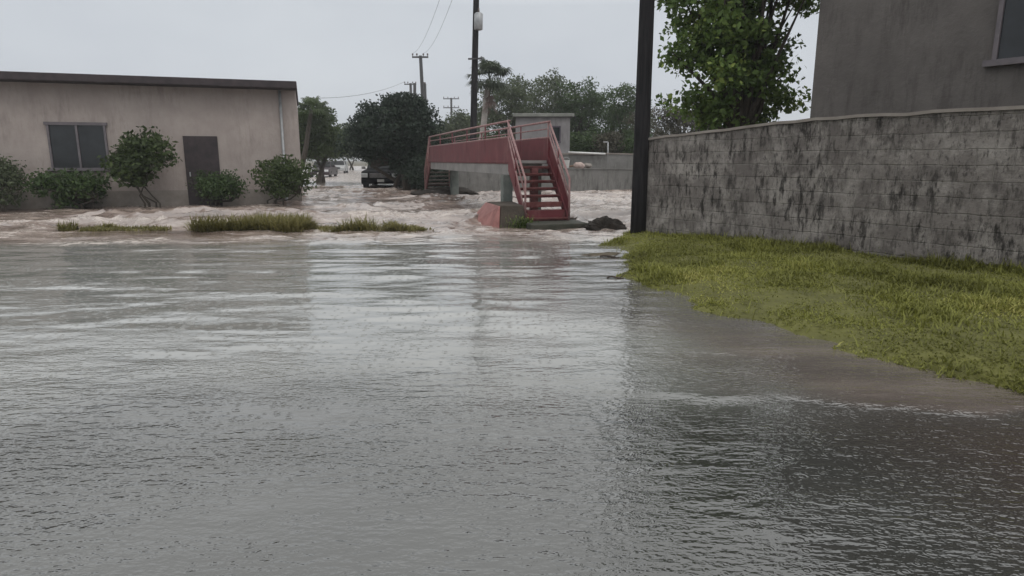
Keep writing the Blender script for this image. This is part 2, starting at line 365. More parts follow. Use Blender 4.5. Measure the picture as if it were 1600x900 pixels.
class MB:
    """collects shapes; build() links them as ONE mesh object. origin is subtracted so parts sit in their thing's space"""
    def __init__(self, origin=(0, 0, 0)):
        self.v = []; self.f = []; self.o = Vector(origin); self.sm = []
    def poly(self, verts, faces, smooth=False):
        n = len(self.v)
        self.v += [tuple(Vector(p) - self.o) for p in verts]
        self.f += [tuple(i + n for i in f) for f in faces]
        self.sm += [smooth] * len(faces)
        return self
    def hexa(self, p):   # 8 points: bottom 4 ccw, top 4 ccw
        return self.poly(p, [(3, 2, 1, 0), (4, 5, 6, 7), (0, 1, 5, 4), (1, 2, 6, 5), (2, 3, 7, 6), (3, 0, 4, 7)])
    def box(self, c, s, ax=None):
        c = Vector(c)
        X, Y, Z = ax if ax else (Vector((1, 0, 0)), Vector((0, 1, 0)), Vector((0, 0, 1)))
        X = Vector(X) * s[0] / 2; Y = Vector(Y) * s[1] / 2; Z = Vector(Z) * s[2] / 2
        return self.hexa([c - X - Y - Z, c + X - Y - Z, c + X + Y - Z, c - X + Y - Z,
                          c - X - Y + Z, c + X - Y + Z, c + X + Y + Z, c - X + Y + Z])
    def bar(self, a, b, w, h, up=(0, 0, 1)):
        a = Vector(a); b = Vector(b); d = (b - a).normalized()
        s = d.cross(Vector(up))
        if s.length < 1e-4: s = Vector((1, 0, 0))
        s.normalize(); u = s.cross(d)
        return self.box((a + b) / 2, ((b - a).length, w, h), (d, s, u))
    def tube(self, pts, rad, n=8, cap=True):
        pts = [Vector(p) for p in pts]
        if not hasattr(rad, '__len__'): rad = [rad] * len(pts)
        verts = []; faces = []
        prev = None
        for i, p in enumerate(pts):
            d = (pts[min(i + 1, len(pts) - 1)] - pts[max(i - 1, 0)]).normalized()
            if prev is None:
                s = d.cross(Vector((0, 0, 1)))
                if s.length < 0.05: s = d.cross(Vector((0, 1, 0)))
            else:
                s = prev - d * prev.dot(d)
            s.normalize(); prev = s
            u = d.cross(s)
            for k in range(n):
                a = 2 * math.pi * k / n
                verts.append(p + (s * math.cos(a) + u * math.sin(a)) * rad[i])
        for i in range(len(pts) - 1):
            for k in range(n):
                k2 = (k + 1) % n
                faces.append((i * n + k, i * n + k2, (i + 1) * n + k2, (i + 1) * n + k))
        if cap:
            faces.append(tuple(range(n - 1, -1, -1)))
            faces.append(tuple((len(pts) - 1) * n + k for k in range(n)))
        return self.poly(verts, faces, True)
    def prism(self, outline, thick, origin, U, V, W):
        """closed outline (u,v) extruded along W by thick, centred"""
        U = Vector(U); V = Vector(V); W = Vector(W); o = Vector(origin); n = len(outline)
        vs = [o + U * u + V * v - W * thick / 2 for u, v in outline] + [o + U * u + V * v + W * thick / 2 for u, v in outline]
        fs = [tuple(range(n - 1, -1, -1)), tuple(range(n, 2 * n))]
        fs += [(i, (i + 1) % n, n + (i + 1) % n, n + i) for i in range(n)]
        return self.poly(vs, fs)
    def build(self, name, mat, parent=None, bevel=0, smooth_angle=None):
        me = bpy.data.meshes.new(name)
        me.from_pydata(self.v, [], self.f)
        me.polygons.foreach_set('use_smooth', np.array(self.sm, bool))
        bm = bmesh.new(); bm.from_mesh(me)
        bmesh.ops.recalc_face_normals(bm, faces=bm.faces)
        if bevel:
            ed = [e for e in bm.edges if len(e.link_faces) == 2 and e.calc_face_angle(0) > 0.5]
            bmesh.ops.bevel(bm, geom=ed, offset=bevel, segments=2, affect='EDGES', profile=0.6, clamp_overlap=True)
        bm.to_mesh(me); bm.free()
        me.materials.append(MAT[mat] if isinstance(mat, str) else mat)
        o = bpy.data.objects.new(name, me)
        col.objects.link(o)
        if parent: o.parent = parent
        return o

def np_mesh(name, V, F, mat, parent=None, attrs=None, face_attrs=None, smooth=False):
    V = np.asarray(V, np.float32); F = np.asarray(F, np.int32)
    me = bpy.data.meshes.new(name)
    k = F.shape[1]
    me.vertices.add(len(V)); me.vertices.foreach_set('co', V.ravel())
    me.loops.add(F.size); me.loops.foreach_set('vertex_index', F.ravel())
    me.polygons.add(len(F))
    me.polygons.foreach_set('loop_start', np.arange(0, F.size, k, dtype=np.int32))
    me.polygons.foreach_set('loop_total', np.full(len(F), k, np.int32))
    if smooth: me.polygons.foreach_set('use_smooth', np.ones(len(F), bool))
    me.update(calc_edges=True)
    for n, a in (attrs or {}).items():
        at = me.attributes.new(n, 'FLOAT', 'POINT'); at.data.foreach_set('value', np.asarray(a, np.float32))
    for n, a in (face_attrs or {}).items():
        at = me.attributes.new(n, 'FLOAT', 'FACE'); at.data.foreach_set('value', np.asarray(a, np.float32))
    me.materials.append(MAT[mat])
    o = bpy.data.objects.new(name, me); col.objects.link(o)
    if parent: o.parent = parent
    return o

# ------------------------------------------------------------------ foliage
def leaves(centers, size, rnd, tilt=1.0, aspect=0.55, droop=None):
    """diamond leaves, random orientation"""
    n = len(centers)
    d = rnd.normal(size=(n, 3)); d[:, 2] *= tilt
    if droop is not None: d[:, 2] -= droop
    d /= np.linalg.norm(d, axis=1)[:, None] + 1e-9
    e = rnd.normal(size=(n, 3))
    s = np.cross(d, e); s /= np.linalg.norm(s, axis=1)[:, None] + 1e-9
    nn = np.cross(d, s)
    L = size * rnd.uniform(0.6, 1.35, n)[:, None]
    W = L * aspect
    a = centers - d * L * .5
    b = centers + s * W * .5 + nn * W * .12
    c = centers + d * L * .5
    e2 = centers - s * W * .5 + nn * W * .12
    V = np.stack([a, b, c, e2], 1).reshape(-1, 3)
    F = np.arange(4 * n).reshape(-1, 4)
    return V, F

def blob_clumps(blobs, per, rnd, shell=0.55):
    """clump centres inside each ellipsoid, pushed outward"""
    out = []
    tot = sum(b[3] * b[4] * b[5] for b in blobs) ** 1
    for (x, y, z, rx, ry, rz) in blobs:
        k = max(4, int(per * (rx * ry * rz) / tot))
        d = rnd.normal(size=(k, 3)); d /= np.linalg.norm(d, axis=1)[:, None]
        r = rnd.uniform(0, 1, k) ** (1 / 3.0)
        r = shell + (1 - shell) * r
        r *= rnd.uniform(0.72, 1.08, k)
        out.append(np.array([x, y, z]) + d * r[:, None] * np.array([rx, ry, rz]))
    return np.concatenate(out)

def tree(name, base, blobs, mat, label, cat='tree', group=None, n_clump=60, per_clump=90, clump_r=0.35, leaf=0.12,
         trunk_r=0.16, trunks=1, bark='bark', seed=1, flat=0.75, zmin=None, aspect=0.55, spread=0.35, shell=0.45):
    rnd = np.random.default_rng(seed)
    base = Vector(base)
    root = empty(name, base, label, cat, group)
    cl = blob_clumps(blobs, n_clump, rnd, shell)
    if zmin is not None: cl = cl[cl[:, 2] > zmin]
    sizes = clump_r * rnd.uniform(0.55, 1.4, len(cl))
    cnt = (per_clump * (sizes / clump_r) ** 2 * rnd.uniform(0.6, 1.3, len(cl))).astype(int) + 5
    pts = np.concatenate([c + np.clip(rnd.normal(size=(k, 3)), -1.6, 1.6) * np.array([s, s, s * flat]) * 0.62 for c, s, k in zip(cl, sizes, cnt)])
    tone = np.concatenate([np.full(k, rnd.uniform(0.1, 0.9)) for k in cnt])
    if zmin is not None: 
        kp = pts[:, 2] > zmin - 0.2; pts = pts[kp]; tone = tone[kp]
    rv = np.clip(tone * 0.6 + rnd.uniform(0, 0.45, len(pts)), 0, 1)
    V, F = leaves(pts - np.array(base), leaf, rnd, aspect=aspect)
    np_mesh('crown', V, F, mat, root, face_attrs={'leaf_rand': rv})
    # trunk and limbs
    t = MB(base)
    bs = np.array(blobs)
    cen = Vector(bs[:, :3].mean(0))
    for k in range(trunks):
        ang = rnd.uniform(0, 6.28)
        b0 = base + Vector((math.cos(ang), math.sin(ang), 0)) * (0.0 if trunks == 1 else trunk_r * 2.2 + 0.1 * k)
        fork = base.lerp(Vector((cen.x, cen.y, cen.z)), 0.5) + Vector((rnd.normal() * spread, rnd.normal() * spread * .6, 0))
        mid = b0.lerp(fork, 0.5) + Vector((rnd.normal() * .08, rnd.normal() * .08, 0))
        r0 = trunk_r if k == 0 else trunk_r * 0.7
        t.tube([b0 - Vector((0, 0, .4)), b0 + Vector((0, 0, 0.15)), mid, fork], [r0 * 1.35, r0 * 1.1, r0 * .85, r0 * .7], 9)
        pick = rnd.choice(len(cl), min(len(cl), max(7, len(blobs) * 3)), replace=False)
        for j in pick:
            e = Vector(cl[j]); m1 = fork.lerp(e, 0.45) + Vector((rnd.normal() * .12, rnd.normal() * .12, abs(rnd.normal()) * .12))
            t.tube([fork - Vector((0, 0, .08)), m1, e], [r0 * .5, r0 * .28, r0 * .06], 6)
    t.build('trunk', bark, root)
    return root

# ------------------------------------------------------------------ ground & water
def axis(segs):
    out = []
    for a, b, st in segs:
        n = max(1, int(round((b - a) / st)))
        out.append(np.linspace(a, b, n, endpoint=False))
    out.append(np.array([segs[-1][1]]))
    return np.concatenate(out)

STREET = -0.262      # the street recedes to the left: x drifts by this per metre
def grid(xs, ys):
    X, Y = np.meshgrid(xs, ys)
    nx, ny = len(xs), len(ys)
    i = np.arange(nx * ny).reshape(ny, nx)
    F = np.stack([i[:-1, :-1], i[:-1, 1:], i[1:, 1:], i[1:, :-1]], -1).reshape(-1, 4)
    return X.ravel(), Y.ravel(), F

X, Y, F = grid(axis([(-1500, -200, 260), (-200, -60, 20), (-60, 60, 1.5), (60, 200, 20), (200, 1500, 260)]),
               axis([(-400, -20, 40), (-20, 80, 1.5), (80, 300, 15), (300, 2000, 200)]))
u = X - STREET * Y
land = np.maximum.reduce([sstep(5.2, 7.0, u) * sstep(31.5, 33.5, Y), sstep(-8.5, -12, u) * sstep(14, 24, Y), sstep(45, 75, np.abs(u)),
                          sstep(135, 170, Y), sstep(-6, -30, Y)])
Z = -0.45 + land * 0.7 + (fbm(X * .2, Y * .2, 5) - .5) * .12
setp(np_mesh('ground', np.stack([X, Y, Z], 1), F, 'ground', smooth=True), kind='structure')

# bank outline on the right, from the photograph
bank_edge = [(1.30, 12.9), ] + [tuple(G(px, py)[:2]) for px, py in
             [(938, 381), (962, 392), (976, 408), (972, 432), (1000, 452), (1040, 468), (1078, 483), (1116, 496), (1200, 520), (1330, 556), (1480, 600), (1620, 640), (1900, 720)]]
bank_edge[0] = tuple(G(966, 369)[:2])
be = np.array(bank_edge)
def bank_x(yq):
    o = np.argsort(be[:, 1])
    return np.interp(yq, be[o, 1], be[o, 0])

def water_fields(X, Y):
    u = X - STREET * Y
    turb = sstep(10.9, 12.3, Y + (fbm(X * .35, Y * .5, 3) - .5) * 1.6) * (1 - sstep(34, 42, Y))
    calm = 1 - turb
    # crests lie across the current; three scales of steep chop
    wx = X + (fbm(X * .3, Y * .3, 11) - .5) * 2.2
    wy = Y + (fbm(X * .3, Y * .3, 23) - .5) * 2.2
    def ridge(a): return 1 - np.abs(2 * a - 1)
    r1 = ridge(vnoise(wx * .42, wy * .95, 31)); r2 = ridge(vnoise(wx * 1.05 + 5, wy * 2.0, 41)); r3 = ridge(vnoise(wx * 2.6, wy * 4.2, 53))
    r4 = vnoise(wx * 6.2, wy * 8.6, 61)
    big = fbm(X * .13, Y * .2, 71, 3)
    amp = 0.35 + 1.0 * sstep(.35, .65, big)
    h = turb * (amp * (0.125 * (r1 ** 2 - .35) + 0.095 * (r2 ** 1.8 - .38) + 0.048 * (r3 - .5)) + 0.012 * (r4 - .5))
    # low swells running over the flooded road
    s = fbm(X * .55 + Y * .12, Y * 1.7, 83, 3) - .5
    s2 = fbm(X * 1.7 + Y * .3, Y * 4.6, 97, 3) - .5
    fade = sstep(1.5, 9.5, Y)
    h = h + calm * (0.008 + 0.038 * fade ** 2) * s + calm * (0.004 + 0.014 * fade) * s2
    # bow waves against the plinth, the mound and the stair foot
    for cx, cy, rr, aa in ((-0.35, 15.0, .9, .07), (1.95, 13.5, .55, .04), (-2.6, 25.6, 1.6, .06)):
        d = np.hypot(X - cx, Y - cy)
        h = h + aa * np.exp(-((d - rr) / .28) ** 2) * (0.3 + vnoise(X * 4, Y * 4, 7)) * turb
    damp = 1 - .75 * np.exp(-(((X - .4) / 1.5) ** 2 + ((Y - 13.6) / 1.0) ** 2)) 
    damp = damp * (1 - .75 * sstep(-1.2, -2.0, X) * np.exp(-((Y - 13.5) / .75) ** 2))
    h = h * damp * (1 - turb * .45 * sstep(15.5, 12, Y))
    # shore line: fold the sheet down a little under the bank
    foam_glare = turb * np.clip(sstep(.62, .95, r1) * .55 + sstep(.66, .97, r2) * .6 + sstep(.7, .98, r3) * .45, 0, 1) * (0.12 + .95 * sstep(.44, .60, fbm(X * .30, Y * .55, 19, 4)))
    for cx, cy, rr, aa in ((-0.62, 14.15, .5, 1.0), (1.0, 14.0, .7, .6), (1.9, 13.35, .45, .5)):
        d = np.hypot((X - cx) * .8, (Y - cy) * 1.3)
        foam_glare = np.clip(foam_glare + aa * np.exp(-(d / rr) ** 2) * vnoise(X * 5, Y * 7, 29), 0, 1)
    # seam of foam where the current meets the still water, and thin lines of scum
    seam = np.exp(-((Y - 11.6 - (fbm(X * .5, X * 0 + 2, 43) - .5) * 1.6) / .35) ** 2)
    foam_glare = np.clip(foam_glare + seam * .75 * sstep(.3, .6, fbm(X * 1.2, Y * 3, 47)), 0, 1)
    ln = np.exp(-((Y - 9.1 - (fbm(X * .7, X * 0 + 9, 49) - .5) * 1.0) / .05) ** 2) * sstep(.5, .62, fbm(X * 1.3, Y * .5, 57)) * .5
    foam_glare = np.clip(foam_glare + ln, 0, 1)
    muddy = sstep(-0.9, 0.5, X - (bank_x(Y) - 1.0) + (fbm(X * .8, Y * .8, 91) - .5) * 1.3) * (1 - sstep(9, 12, Y))
    muddy = np.clip(muddy * (0.55 + .45 * sstep(3.6, 2.9, Y)), 0, 1)
    front = Y - 3.72 + .16 * (X - 1.5) + (fbm(X * 1.1, X * 0 + 5, 101) - .5) * .35     # lobe of muddy water creeping over the wet road at right
    lobe = sstep(-.02, .04, front) * sstep(.1, 1.0, X + .0)
    h = h + .016 * lobe * np.exp(-np.maximum(front, 0) / .5)
    siltn = np.clip(turb + .16 * calm * sstep(7.5, 11, Y) + 0.55 * muddy * lobe * (1 - sstep(4.6, 6.2, Y)), 0, 1)
    far = sstep(38, 46, Y)  # far street: bright sky reflection painted in as pale silt and foam colour
    siltn = np.clip(siltn + far, 0, 1)
    foam_glare = np.clip(foam_glare + far * .9 + .30 * turb * sstep(1.0, 3.5, X) * sstep(15, 19, Y), 0, 1)
    chop = .20 + .80 * sstep(5.6, 3.2, Y + (fbm(X * .6, Y * .6, 111) - .5) * 1.6) + .5 * sstep(.2, 1.2, X - bank_x(Y) + 2.2) * sstep(9, 6, Y) + .8 * turb
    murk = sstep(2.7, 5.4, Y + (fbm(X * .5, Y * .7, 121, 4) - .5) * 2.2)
    return h, np.clip(foam_glare, 0, 1), siltn, muddy, murk, np.clip(chop, 0, 1)

xs = axis([(-90, -24, 3), (-24, -9, .15), (-9, -5, .07), (-5, 5, .045), (5, 9, .09), (9, 22, .3), (22, 90, 4)])
ys = axis([(-14, 1.2, .4), (1.2, 6, .045), (6, 11, .05), (11, 20, .055), (20, 36, .09), (36, 60, .35), (60, 170, 3)])
X, Y, F = grid(xs, ys)
h, foam_glare, turb, muddy, murk, chop = water_fields(X, Y)
setp(np_mesh('water', np.stack([X, Y, h], 1), F, 'water', attrs={'foam_glare': foam_glare, 'turb': turb, 'muddy': muddy, 'murk': murk, 'chop': chop}, smooth=True), kind='structure')

# ------------------------------------------------------------------ grass bank on the right (structure) and its grass (stuff)
wall_a = P(1004, 364, 12.5); wall_a.z = 0
wall_b = P(1116, 372, 11.15); wall_b.z = 0
wdir = (wall_b - wall_a); wdir.normalize()
def wall_y(x):   # distance of the wall line for a given x
    return wall_a.y + (x - wall_a.x) * wdir.y / wdir.x
# bank as a strip: edge -> interior
xs = np.linspace(1.2, 13, 150); ys = np.linspace(1.0, 16, 150)
X, Y = np.meshgrid(xs, ys)
def bank_inside(X, Y):
    ex = bank_x(Y) + (fbm(X * 2.6, Y * 2.6, 5, 5) - .5) * .75
    s = X - ex
    s = np.where(Y > be[0, 1], np.minimum(s, (be[0, 1] + .9 - Y) * 2 + (X - 1.9) * .4), s)
    return s
def bank_h(X, Y):
    s = bank_inside(X, Y)
    return -0.10 + 0.19 * sstep(-.35, .6, s) + .05 * sstep(.4, 2.5, s) + (fbm(X * 1.3, Y * 1.3, 77) - .5) * .07
Xf, Yf, F = grid(xs, ys)
Zf = bank_h(Xf, Yf)
cen = Zf[F].max(1)
F = F[cen > -0.085]
setp(np_mesh('grass_bank', np.stack([Xf, Yf, Zf], 1), F, 'turf', smooth=True), kind='structure')

def blades(pts, hgt, rnd, lean=.6, width=.010):
    n = len(pts)
    a = rnd.uniform(0, 6.283, n)
    L = hgt * rnd.uniform(.45, 1.3, n)
    ln = rnd.uniform(.15, 1, n) * lean
    d = np.stack([np.cos(a) * ln, np.sin(a) * ln, np.ones(n)], 1); d /= np.linalg.norm(d, axis=1)[:, None]
    s = np.stack([-np.sin(a), np.cos(a), np.zeros(n)], 1) * (width * rnd.uniform(.7, 1.5, n))[:, None]
    mid = pts + d * (L * .55)[:, None]
    tip = pts + d * L[:, None] + np.stack([np.cos(a), np.sin(a), -0.4 * np.ones(n)], 1) * (L * .3 * ln)[:, None]
    V = np.stack([pts - s, pts + s, mid + s * .7, mid - s * .7, tip + s * .1, tip - s * .1], 1).reshape(-1, 3)
    i = np.arange(n)[:, None] * 6
    F = np.concatenate([i + np.array([[0, 1, 2, 3]]), i + np.array([[3, 2, 4, 5]])], 0)
    return V, F

n = 300000
r2 = np.random.default_rng(21)
gx = r2.uniform(1.3, 8.5, n); gy = r2.uniform(2.5, 13.4, n)
s = bank_inside(gx, gy)
dens = fbm(gx * 1.6, gy * 1.6, 13, 4)
keep = (s > -.12 + .25 * r2.uniform(size=n)) & (gy < wall_y(gx) + .1) & (dens + r2.uniform(-.22, .22, n) > .38) & (r2.uniform(size=n) < np.clip(1.25 - .05 * (gx - 1.5), .3, 1))
gx, gy, s, dens = gx[keep], gy[keep], s[keep], dens[keep]
gz = bank_h(gx, gy)
near_wall = sstep(.9, .1, wall_y(gx) - gy)
hg = .020 + .032 * sstep(.52, .7, dens) + .07 * (r2.uniform(size=len(gx)) < .03) + .05 * near_wall + .06 * sstep(3.0, 5, gx) * sstep(.42, .62, dens) + 0.08 * sstep(.60, .68, fbm(gx * 1.1, gy * 1.1, 66)) * r2.uniform(size=len(gx))
V, F = blades(np.stack([gx, gy, gz], 1), hg, r2, lean=1.5, width=.006)
tone = np.clip(fbm(gx * .9, gy * .9, 31) * 1.5 - .35 + r2.uniform(-.3, .3, len(gx)), 0, 1)
setp(np_mesh('grass', V, F, 'grass', face_attrs={'leaf_rand': np.concatenate([tone, tone])}),
     'short yellow green grass on the bank below the stained wall', 'grass', kind='stuff')

# tuft strip standing out of the current on the left
n = 60000
gx = r2.uniform(-9.5, -1.6, n); gy = r2.normal(0, .5, n)
cy = 13.55 + (fbm(gx * .5, gx * 0, 3) - .5) * .7
hw = .46 * sstep(-1.5, -2.4, gx) * np.clip(np.maximum(3.0 * (fbm(gx * .55 + 1.3, gx * 0 + 4, 8, 3) - .34), 1.5 * sstep(-5.6, -4.2, gx) * (.6 + .5 * fbm(gx * 1.6, gx * 0 + 7, 9))), .06, 1.6)
keep = (np.abs(gy) < hw) & (fbm(gx * 2.4, gy * 2.4, 18) + r2.uniform(-.14, .14, n) > .46)
gx, gy = gx[keep], (gy + cy)[keep]
gz = np.full(len(gx), -.03)
V, F = blades(np.stack([gx, gy, gz], 1), .10 + .26 * sstep(.42, .70, fbm(gx * 1.3, gy * 1.3, 33)) * sstep(-2.0, -2.8, gx), r2, lean=1.3, width=.012)
tone = np.clip(fbm(gx * 1.4, gy * 1.4, 35) * 1.3 - .3 + r2.uniform(-.35, .35, len(gx)), 0, 1)
setp(np_mesh('flooded_grass', V, F, 'grass_wet', face_attrs={'leaf_rand': np.concatenate([tone, tone])}),
     'strip of olive grass poking out of the brown current at left', 'grass', kind='stuff')

# ------------------------------------------------------------------ lumps of soil
def lump(name, c, size, mat, label, cat, seed, rot=0, sub=4, rough=.35):
    bm = bmesh.new()
    bmesh.ops.create_icosphere(bm, subdivisions=sub, radius=1)
    co = np.array([v.co[:] for v in bm.verts])
    nz = fbm(co[:, 0] * 1.7 + co[:, 2] * 1.3 + seed, co[:, 1] * 1.7 - co[:, 2] * .7, seed, 5)
    nz2 = fbm(co[:, 0] * 5 + co[:, 2] * 4 + seed, co[:, 1] * 5 + co[:, 2] * 3, seed + 3, 3)
    co = co * (1 + rough * (nz - .5) * 2.4 + rough * .5 * (nz2 - .5))[:, None] * np.array(size)
    ca, sa = math.cos(rot), math.sin(rot)
    co = np.stack([co[:, 0] * ca - co[:, 1] * sa, co[:, 0] * sa + co[:, 1] * ca, co[:, 2]], 1)
    for v, p in zip(bm.verts, co): v.co = p
    me = bpy.data.meshes.new(name); bm.to_mesh(me); bm.free()
    me.materials.append(MAT[mat])
    o = bpy.data.objects.new(name, me); o.location = c; col.objects.link(o)
    return setp(o, label, cat)

g = G(945, 359); lump('soil_mound', (g.x, g.y + .18, -.02), (.42, .26, .21), 'soil', 'dark heap of soil and roots in the current beside the wooden pole', 'mound', 5, .2, 5, .62)
g = G(690, 308); lump('debris_mound', (g.x + .1, g.y + .7, -.05), (1.5, .8, .46), 'soil', 'flat dark mound of mud at the far foot of the red footbridge', 'mound', 9, .1)
g = G(905, 396); lump('mud_patch', (g.x + .35, g.y - .1, -.035), (.34, .14, .055), 'mud', 'low brown mud patch breaking the water by the grass bank', 'mud', 12, .3)

# ------------------------------------------------------------------ the footbridge
d = Vector((-.29, .957, 0)).normalized()       # along the deck, away from us
r = Vector((d.y, -d.x, 0))                      # to the right
Z3 = Vector((0, 0, 1))
L0 = P(797, 250, 15.5); L0.z = 0
W = 0.95
LEN = 11.0
zdeck = 1.45
def zat(py, Y): return P(800, py, Y).z
z_gir0, z_gir1 = 1.10, 1.36
z_pan0, z_pan1 = 1.36, zat(215.5, 15.5)
z_rail = zat(189, 15.5)
bo = L0 + d * (LEN / 2); bo.z = 0
bridge = empty('footbridge', bo, 'small red metal footbridge with concrete beam and steep red stairs standing in the flood', 'footbridge')
def br(u, v, z):   # u along deck, v across
    return L0 + d * u + r * v + Z3 * z
A3 = (d, r, Z3)
m = MB(bo)
m.box(br(LEN / 2, 0.06, (z_gir0 + z_gir1) / 2), (LEN, .16, z_gir1 - z_gir0), A3)
m.box(br(LEN / 2, W - 0.06, (z_gir0 + z_gir1) / 2), (LEN, .16, z_gir1 - z_gir0), A3)
m.build('beam', 'concrete', bridge, .012)
m = MB(bo).box(br(LEN / 2, W / 2, zdeck - .045), (LEN - .02, W - .04, .07), A3); m.build('deck', 'concrete', bridge, .006)
for v, s in ((-.025, -1), (W + .025, 1)):
    m = MB(bo)
    m.box(br(LEN / 2, v, (z_pan0 + z_pan1) / 2), (LEN, .03, z_pan1 - z_pan0), A3)
    m.box(br(LEN / 2, v + s * .022, z_pan0 + .05), (LEN, .014, .05), A3)
    pn = m.build('side_panel', 'red', bridge, .004)
    m = MB(bo)
    m.tube([br(-.02, v, z_pan1 + .02), br(LEN, v, z_pan1 + .02)], .022, 8)
    m.build('panel_rail', 'rail', pn)
    rl = MB(bo).tube([br(-.05, v, z_rail), br(LEN * .5, v, z_rail + .01), br(LEN, v, z_rail)], .026, 10).build('handrail', 'rail', bridge)
    MB(bo).tube([br(.03, v, (z_rail + z_pan1) / 2 + .03), br(LEN, v, (z_rail + z_pan1) / 2 + .03)], .016, 8).build('middle_rail', 'rail', rl)
    for k in range(6):
        uu = .05 + k * (LEN - .1) / 5
        MB(bo).tube([br(uu, v, z_pan1 - .3), br(uu, v, z_rail)], .021, 8).build('rail_post', 'red' if k else 'rail', rl)
# stairs: near flight towards us, far flight away
def flight(u0, sgn, run, nst, zbot, name, mats):
    """steps drop from the deck at u0, going sgn along d"""
    def q(t, v, z): return br(u0 + sgn * t * run, v, z)
    # staircase part = its tread plates' carrier strings
    sd = []
    slope_top = lambda t: zdeck + (zbot - zdeck) * t
    nrm = (d * sgn * run + Z3 * (zbot - zdeck)).normalized()
    st = MB(bo)
    for v in (-.02, W + .02):
        prof = [(-0.02, -.28), (-0.02, .06), (1.0, .12), (1.0, -.10)]
        pts = [(t * run * sgn, slope_top(t) + dz) for t, dz in prof]
        st.prism(pts, .03, br(u0, v, 0), d, Z3, r)
    stair = st.build(name, mats[0], bridge, .004)
    for k in range(nst):
        t = (k + .6) / nst
        z = zdeck + (zbot - zdeck) * (k + 1) / (nst + .3)
        tm = MB(bo)
        tm.box(q(t, W / 2, z), (.20, W - .02, .028), A3)
        tm.box(q(t + .5 / nst * .7, W / 2, z - .022), (.012, W - .02, .055), A3)
        tm.build('tread', mats[1], stair)
    rb = MB(bo)
    rb.box(q(.93, W / 2, zbot + .10), (.02, W - .04, .24), A3)
    rb.build('kick_plate', mats[0], stair)
    rb = MB(bo)
    rb.box(q(.80, W / 2, zbot + .34), (.02, W - .04, .12), A3)
    rb.build('kick_plate', 'red_dark', stair)
    # solid guard plate on both sides and pink edge tube, rails
    for v, s in ((-.045, -1), (W + .045, 1)):
        g = MB(bo)
        pts = [(0, zdeck - .1), (0, z_pan1), (sgn * run * .98, zbot + .42 if s > 0 else zbot + .2), (sgn * run * .98, zbot + .02)]
        if s < 0:
            pts = [(0, zdeck - .25), (0, z_pan1), (sgn * run * .98, zbot + .12), (sgn * run * .9, zbot + .04)]
        g.prism(pts, .012, br(u0, v, 0), d, Z3, r)
        gp = g.build('side_plate', mats[0], stair)
        MB(bo).tube([br(u0, v, z_pan1 + .02), br(u0 + sgn * run, v, zbot + (.44 if s > 0 else .14))], .02, 8).build('plate_rail', 'rail', stair)
        hz0, hz1 = z_rail, zbot + .92
        MB(bo).tube([br(u0 - sgn * .04, v, hz0), br(u0 + sgn * run * 1.0, v, hz1), br(u0 + sgn * run * 1.0, v, zbot - .05)], [.025, .025, .025], 10).build('stair_handrail', 'rail', stair)
        MB(bo).tube([br(u0, v, (hz0 + z_pan1) / 2), br(u0 + sgn * run, v, zbot + .58)], .017, 8).build('stair_middle_rail', 'rail', stair)
        MB(bo).tube([br(u0 + sgn * run * .45, v, slope_top(.45)), br(u0 + sgn * run * .45, v, hz0 + (hz1 - hz0) * .45)], .02, 8).build('stair_post', mats[0], stair)
    return stair
flight(0, -1, 1.32, 8, .12, 'staircase', ('red', 'red_dark'))
flight(LEN, 1, 1.32, 8, .12, 'staircase', ('red_dark', 'cap'))  # pale material on these treads stands in for reflected sky light
# piers
MB(bo).box(br(.20, -.03, .6), (.24, .24, 1.0), A3).build('pier', 'concrete_green', bridge, .015)
MB(bo).box(br(.32, W - .2, .6), (.24, .24, 1.0), A3).build('pier', 'concrete_green', bridge, .015)
MB(bo).box(br(LEN - .4, W - .1, .55), (.3, .3, 1.1), A3).build('pier', 'concrete_green', bridge, .015)
MB(bo).box(br(-.14, W / 2 + .08, .64), (.15, .17, 1.25), A3).build('stair_column', 'red_dark', bridge, .01)
# near plinth: battered block with muddy front and red painted flank
pl = MB(bo)
B = [br(-1.62, -.72, -.3), br(-1.62, -.08, -.3), br(.75, -.08, -.3), br(.75, -.78, -.3)]
T = [br(-1.30, -.60, .47), br(-1.30, -.08, .47), br(.10, .10, .47), br(.10, -.55, .47)]
pl.hexa(B + T)
plo = pl.build('plinth', 'plinth', bridge, .03)
fl = MB(bo)
c0, c1, c2, c3 = br(.70, -.79, -.3), br(-1.60, -.73, -.3), br(-1.29, -.61, .46), br(.08, -.56, .46)
fl.hexa([c0 - r * .3, c1 - r * .24 + d * .12, c1, c0, c3 - r * .03, c2 - r * .03, c2, c3])
fl.build('painted_flank', 'plinth_red', plo, .015)
ft = MB(bo).box(br(-1.58, W / 2 + .05, .0), (.95, W + .36, .22), A3).build('footing', 'moss_stone', bridge, .03)
# moss on the plinth foot: many small blades
n = 700
mp = np.array([br(-1.64 + .1 * zz, random.gauss(-.22, .14), zz) for zz in (abs(random.gauss(0, .10)) for _ in range(n))])
V, F = blades(mp, .06, r2, lean=1.5, width=.008)
mo = np_mesh('moss', V - np.array(bo), F, 'leaf_fresh', plo, face_attrs={'leaf_rand': np.tile(r2.uniform(size=n), 2)})
mo['kind'] = 'stuff'

